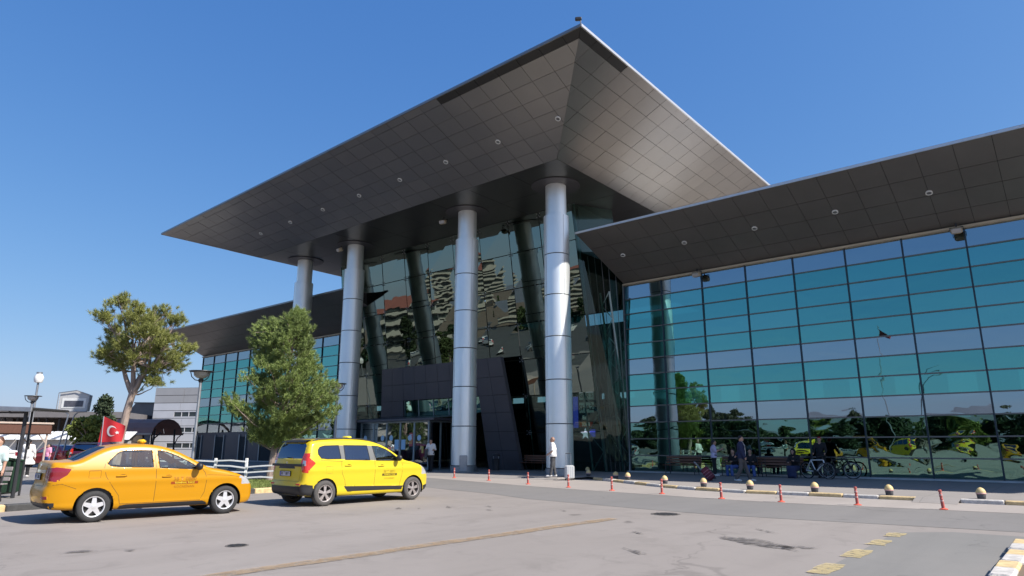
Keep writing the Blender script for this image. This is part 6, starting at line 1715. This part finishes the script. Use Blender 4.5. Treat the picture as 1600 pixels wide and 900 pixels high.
t = empty('market_awning', (-70, 17.5, 0), R(39.8 + 8), 'row of white awnings with stripes behind the parked cars at left', 'awning')
for k in range(8):
    x = -9 + k * 2.3
    mb = MB(); mb.poly([(x, 0, 2.0), (x + 2.2, 0, 2.0), (x + 2.2, 1.6, 2.7), (x, 1.6, 2.7)], None, .04); mb.build('awning_sheet', M['white'], t)
    mb = MB(); mb.poly([(x + .5, -.01, 2.06), (x + .9, -.01, 2.06), (x + 1.5, 1.2, 2.56), (x + 1.1, 1.2, 2.56)], None, .06); mb.build('awning_stripe', M['galv'], t)
    mb = MB(); mb.bbox((x, .6, 0), (x + 2.15, .7, 1.95)); mb.build('back_panel', M['sill'], t)

# ---------------------------------------------------------------- leafy trees
def leafy(name, loc, label, H, Rr, shape, m, nleaf=5200, leaf=.2, group=None, seed=0, low=.25):
    r2 = np.random.default_rng(100 + seed)
    t = empty(name, loc, 0, label, 'tree', group)
    mb = MB(); limb(mb, [Vector((0, 0, -.1)), Vector((.05, 0, H * .35)), Vector((0, 0, H * .8))], Rr * .09 + .05, .03, 7)
    for k in range(7):
        a_ = k * .9; mb.tube((0, 0, H * (.2 + .07 * k)), (Rr * .6 * math.cos(a_), Rr * .6 * math.sin(a_), H * (.38 + .08 * k)), Rr * .03 + .02, .02, 5)
    mb.build('trunk', BARK, t, True)
    nl = 26; u = r2.random(nl); th = r2.uniform(0, 6.283, nl)
    if shape == 'cone': zc = low + (1 - low) * u; rc = (1 - u) ** .8 * Rr * .8
    elif shape == 'column': zc = low + (1 - low) * u; rc = Rr * .55 * np.sin(np.clip(u * 3.0 + .25, 0, 3.14)) ** .6
    else: zc = low + (1 - low) * (.15 + .75 * u); rc = Rr * .72 * np.sqrt(np.clip(1 - ((u - .45) / .6) ** 2, .05, 1)) * r2.uniform(.5, 1, nl)
    cen = np.stack([rc * np.cos(th), rc * np.sin(th), zc * H], 1); rad = Rr * (.42 if shape != 'column' else .5) * r2.uniform(.7, 1.15, nl) * (np.where(u > .8, .6, 1) if shape == 'cone' else 1)
    idx = r2.integers(0, nl, nleaf); dv = r2.normal(0, 1, (nleaf, 3)); dv /= np.linalg.norm(dv, axis=1)[:, None]
    p = cen[idx] + dv * (rad[idx] * r2.uniform(.55, 1.05, nleaf))[:, None] * np.array([1, 1, .85])
    a_ = r2.normal(0, 1, (nleaf, 3)); a_ /= np.linalg.norm(a_, axis=1)[:, None]; b_ = np.cross(a_, r2.normal(0, 1, (nleaf, 3))); b_ /= np.linalg.norm(b_, axis=1)[:, None]
    s_ = leaf * r2.uniform(.6, 1.2, (nleaf, 1))
    V = np.stack([p - a_ * s_, p + b_ * s_ * .6, p + a_ * s_, p - b_ * s_ * .6], 1).reshape(-1, 3)
    np_mesh('foliage', V, np.arange(4 * nleaf).reshape(-1, 4), m, t, smooth=False)
    return t
LG = mat('dark_green_leaves', (.035, .055, .022), .8, var=.4, vs=.8); LY = mat('yellow_green_leaves', (.16, .19, .035), .8, var=.35, vs=1); LM = mat('mid_green_leaves', (.07, .10, .03), .8, var=.4, vs=.7)
leafy('cypress_tree', (-67, 23.3, 0), 'dark pointed cypress beyond the purple van', 5.6, 1.2, 'column', LG, 6000, .14, seed=1, low=.05)
leafy('garden_shrub', (-52.0, 17.2, 0), 'round yellow-green shrub tree behind the purple van', 3.5, 1.35, 'round', LY, 6500, .12, seed=2, low=.1)
leafy('cypress_tree', (-108, 36, 0), 'small dark conifer beside the annex building', 5.4, 1.6, 'cone', LG, 3000, .2, seed=3, low=.1)
t5 = leafy('pine_tree', (-53.5, 8.0, 0), 'pine at the left picture edge, only branch tips in view', 7.6, 1.9, 'cone', LM, 7000, .13, seed=4, low=.2)
t5.location = (-54.2, 8.7, 0)

# ---------------------------------------------------------------- other vehicles (copies of the two bodies in other paint)
def repaint(root, m, skip_glass=None):
    for o in allkids(root):
        if o.type == 'MESH' and len(o.data.materials) and o.data.materials[0] in (CM['y1'], CM['y2']):
            o.material_slots[0].link = 'OBJECT'; o.material_slots[0].material = m
SK = ('lettering', 'lettering_band', 'taxi_roof_sign', 'number_plate', 'roof_aerial')
def vehicle(src, name, loc, rz, label, cat, paint=None, skip=SK, group=None):
    c = dup(src, loc, rz, label, group, skip=skip); c.name = name; c['category'] = cat
    KIDS[c.name] = KIDS.get(c.name) or []
    if paint:
        for ch in c.children_recursive if hasattr(c, 'children_recursive') else []:
            if ch.type == 'MESH' and len(ch.data.materials) and ch.data.materials[0] in (CM['y1'], CM['y2']):
                ch.material_slots[0].link = 'OBJECT'; ch.material_slots[0].material = paint
    return c
P_ = dict(red=mat('red_car_paint', (.45, .03, .03), .3, var=.02, coat=.8), plum=mat('dark_plum_paint', (.07, .018, .05), .3, var=.02, coat=.8), white=mat('white_car_paint', (.66, .66, .66), .3, var=.02, coat=.8), silver=mat('silver_car_paint', (.38, .39, .4), .3, m=.4, var=.02, coat=.8))
def nm(o, n):      # rename while keeping the child list
    k = KIDS.pop(o.name, []); o.name = n; KIDS[o.name] = k
vehicle(CAR1, 'parked_car', (-54.5, 17.0, 0), R(39.8 + 70), 'red parked car seen behind the white-dressed woman', 'car', P_['red'])
vehicle(CAR2, 'parked_van', (-44.3, 14.9, 0), R(39.8 + 8), 'dark plum people-carrier parked behind the saloon taxi, seen from the rear', 'car', P_['plum'])
vehicle(CAR1, 'parked_car', (-55.5, 13.2, 0), R(39.8 + 80), 'white parked car at left edge below the brown shelter', 'car', P_['white'])
for i, (x, y, a_, src, lab) in enumerate([(-11.9, -42, 150, CAR2, 'lemon yellow taxi facing the terminal across the car park'), (-19.6, -50, 110, CAR2, 'lemon yellow taxi queuing side-on beyond the car park'), (-8.2, -57, 170, CAR1, 'orange-yellow saloon taxi waiting on the far side of the car park'), (-24.5, -51, 105, CAR1, 'orange-yellow saloon taxi behind the queuing people-carrier')]):
    vehicle(src, 'taxi', (x, y, 0), R(a_), lab, 'taxi', skip=('lettering', 'lettering_band'), group='taxis waiting across the car park')
k = 0
for (x, y) in [(-62, -26), (-66, -30), (-70, -34), (-58, -34), (-74, -38), (-90, -42), (-95, -46), (-100, -50), (-84, -62), (-104, -32), (2, -70), (8, -70), (-34, -66), (-40, -66), (-46, -66)]:
    vehicle([CAR1, CAR2][k % 2], 'parked_car', (x, y, 0), R(50 + 17 * k), ('white' if k % 3 else 'silver') + [' saloon', ' estate'][k % 2] + ' parked in the lot opposite the terminal', 'car', P_['white' if k % 3 else 'silver'], group=('white' if k % 3 else 'silver') + [' saloons', ' estates'][k % 2] + ' opposite the terminal')
    k += 1

# ---------------------------------------------------------------- the place across the car park (mirrored in the glass)
sheet('access_road', [(-190, -20), (-52, -20), (-20, -78), (-60, -109), (-190, -109)], 0.005, mat('dark_asphalt', (.075, .073, .07), .85, var=.25, vs=.3, bump=.2))
sheet('garden', [(-189, 22), (-150, 20), (-110, -14), (-189, -17)], 0.01, M['grass'])
protos = []
TS = [('pine_tree', 6.6, 3.7, 'round', LG), ('pine_tree', 8.4, 3.0, 'cone', LM), ('poplar_tree', 9.5, 2.0, 'column', LG), ('willow_tree', 5.2, 3.8, 'round', LY)]
spots = [(-120, -95, 1), (-110, -88, 0), (-98, -92, 0)]
for i in range(30): spots.append((-74 + i * 3.4 + random.uniform(-1, 1), -78 - random.uniform(0, 6) + abs(i - 15) * .3, [0, 1, 0, 3, 0, 2, 0][i % 7]))
for i in range(12): spots.append((-130 + i * 5.2, -100 + random.uniform(-3, 3), [1, 0, 2][i % 3]))
for i in range(7): spots.append((-118 - i * 6, -60 + i * 9, [0, 2][i % 2]))
first = {}
for i, (x, y, kd) in enumerate(spots):
    nme, H, Rr, shp, m_ = TS[kd]; lb = ['round dark-leaved pine in the row across the car park', 'conical mid-green pine in the row across the car park', 'slim dark poplar in the row across the car park', 'low spreading yellow-green willow in the row across the car park'][kd]
    if kd not in first: first[kd] = leafy(nme, (x, y, 0), lb, H, Rr, shp, m_, 6500, .26, ['round pines', 'conical pines', 'poplars', 'willows'][kd] + ' across the car park', seed=20 + kd, low=.0)
    else:
        o = dup(first[kd], (x, y, 0), random.uniform(0, 6)); s_ = random.uniform(.75, 1.2); o.scale = (s_ * random.uniform(.9, 1.2), s_, s_ * random.uniform(.8, 1.15))
# apartment blocks beyond
WALLC = mat('cream_render', (.42, .39, .34), .8, var=.06)
def tower(loc, rz, w_, d_, n, label, roofm, wall):
    t = empty('apartment_block', loc, rz, label, 'building')
    mb = MB(); mb.bbox((-w_ / 2, -d_ / 2, 0), (w_ / 2, d_ / 2, n * 3 + 1)); mb.build('wall', wall, t)
    mb = MB(); mb.poly([(-w_ / 2 - .5, -d_ / 2 - .5, n * 3 + 1), (w_ / 2 + .5, -d_ / 2 - .5, n * 3 + 1), (w_ / 4, 0, n * 3 + 4), (-w_ / 4, 0, n * 3 + 4)]); mb.poly([(w_ / 2 + .5, -d_ / 2 - .5, n * 3 + 1), (w_ / 2 + .5, d_ / 2 + .5, n * 3 + 1), (w_ / 4, 0, n * 3 + 4)]); mb.poly([(-w_ / 2 - .5, d_ / 2 + .5, n * 3 + 1), (-w_ / 2 - .5, -d_ / 2 - .5, n * 3 + 1), (-w_ / 4, 0, n * 3 + 4)]); mb.poly([(w_ / 2 + .5, d_ / 2 + .5, n * 3 + 1), (-w_ / 2 - .5, d_ / 2 + .5, n * 3 + 1), (-w_ / 4, 0, n * 3 + 4), (w_ / 4, 0, n * 3 + 4)]); mb.build('roof', roofm, t)
    for k in range(n):
        mb = MB(); mb.bbox((-w_ / 2 - .9, d_ / 2, k * 3 + 1.2), (w_ / 2 + .9, d_ / 2 + 1.2, k * 3 + 2.3)); mb.build('balcony', WALLC, t)
        mb = MB(); mb.bbox((-w_ / 2 + .5, d_ / 2 - .02, k * 3 + 2.3), (w_ / 2 - .5, d_ / 2 + .03, k * 3 + 3.9)); mb.build('window_band', DW, t)
WALLW = mat('white_render', (.40, .39, .37), .8, var=.06)
RR_ = mat('red_roof_tiles', (.24, .08, .06), .8, var=.2)
tower((-146, -66, 0), R(-50), 22, 12, 4, 'four-storey white block with dark balcony bands and red roof', RR_, WALLW)
tower((-330, -265, 0), R(-47), 15, 15, 13, 'tall white apartment tower, left of the pair on the skyline', RR_, WALLW)
tower((-300, -292, 0), R(-45), 15, 15, 12, 'tall white apartment tower, right of the pair on the skyline', RR_, WALLW)
tower((-260, -330, 0), R(-40), 18, 14, 9, 'cream apartment tower with nine floors on the skyline', RR_, WALLC)
tower((-215, -360, 0), R(-35), 15, 14, 11, 'cream apartment tower with eleven floors on the skyline', RR_, WALLC)
# white tent roofs, flagpole and floodlight pole
t = empty('tent_roof', (14, -66, 0), R(20), 'white peaked tent roof beyond the waiting taxis', 'tent')
for k in range(3):
    x = -14 + k * 9
    mb = MB()
    ring = [(x + 5 * math.cos(a_), 5 * math.sin(a_), 3.4 + .5 * math.cos(2 * a_)) for a_ in np.linspace(0, 6.283, 17)[:-1]]
    mid = [(x + 2 * math.cos(a_), 2 * math.sin(a_), 4.6) for a_ in np.linspace(0, 6.283, 17)[:-1]]
    mb.add(ring + mid + [(x, 0, 7.2)], [(i, (i + 1) % 16, 16 + (i + 1) % 16, 16 + i) for i in range(16)] + [(16 + i, 16 + (i + 1) % 16, 32) for i in range(16)]); mb.build('canvas', M['white'], t)
    mb = MB(); mb.tube((x, 0, 0), (x, 0, 7.3), .1, n=6); mb.build('mast', M['galv'], t)
t = empty('flagpole', (-19.9, -38.5, 0), 0, 'tall flagpole with red flag standing across the car park', 'flagpole')
mb = MB(); mb.tube((0, 0, 0), (0, 0, 18.2), .09, .05, 8); mb.build('pole', M['galv'], t)
mb = MB(); mb.add([(.05, 0, 18), (.8, .2, 17.0), (1.5, -.1, 16.0), (1.3, .1, 15.6), (.6, -.1, 15.9), (.05, 0, 16.2)], [(0, 1, 4, 5), (1, 2, 3, 4)]); mb.build('flag_cloth', mat('dark_red_cloth', (.22, .03, .03), .8, var=.2), t)
t = empty('street_lamp', (-16.8, -45, 0), 0, 'tall curved street lamp across the car park', 'street lamp')
mb = MB(); mb.path([(0, 0, 0), (0, 0, 8), (.2, 0, 10), (.9, 0, 11.3), (2, 0, 11.6)], .08, 8); mb.build('post', M['dkmetal'], t, True)
mb = MB(); mb.rbox((2.4, 0, 11.55), (1.0, .3, .16), .05); mb.build('lamp_head', M['galv'], t)
# far hills all round
def hills(name, R0, base, amp, m, seed, a0=0, a1=360):
    r3 = np.random.default_rng(seed); mb = MB(); n = 240; ph = r3.uniform(0, 6.28, 8)
    vs0, vs1, vs2 = [], [], []
    for i in range(n + 1):
        a_ = R(a0 + (a1 - a0) * i / n)
        hh = base + amp * sum(math.sin(a_ * f_ + ph[k]) / (f_ ** .7) for k, f_ in enumerate((2, 3, 5, 9, 17, 31, 53)))
        hh = max(hh, base * .25)
        c_, s_ = math.cos(a_), math.sin(a_)
        vs0.append((R0 * c_, R0 * s_, -2)); vs1.append((R0 * 1.12 * c_, R0 * 1.12 * s_, hh * .6)); vs2.append((R0 * 1.25 * c_, R0 * 1.25 * s_, hh))
    N = n + 1
    mb.add(vs0 + vs1 + vs2, [(i, i + 1, N + i + 1, N + i) for i in range(n)] + [(N + i, N + i + 1, 2 * N + i + 1, 2 * N + i) for i in range(n)])
    return tag(mb.build(name, m, None, True, angle=80), kind='structure')
hills('hills', 2900, 110, 34, mat('haze_tinted_hillside', (.13, .14, .17), .9, var=.2, vs=.004), 5, 170, 370)  # distance haze is painted into the hills' blue-grey colour
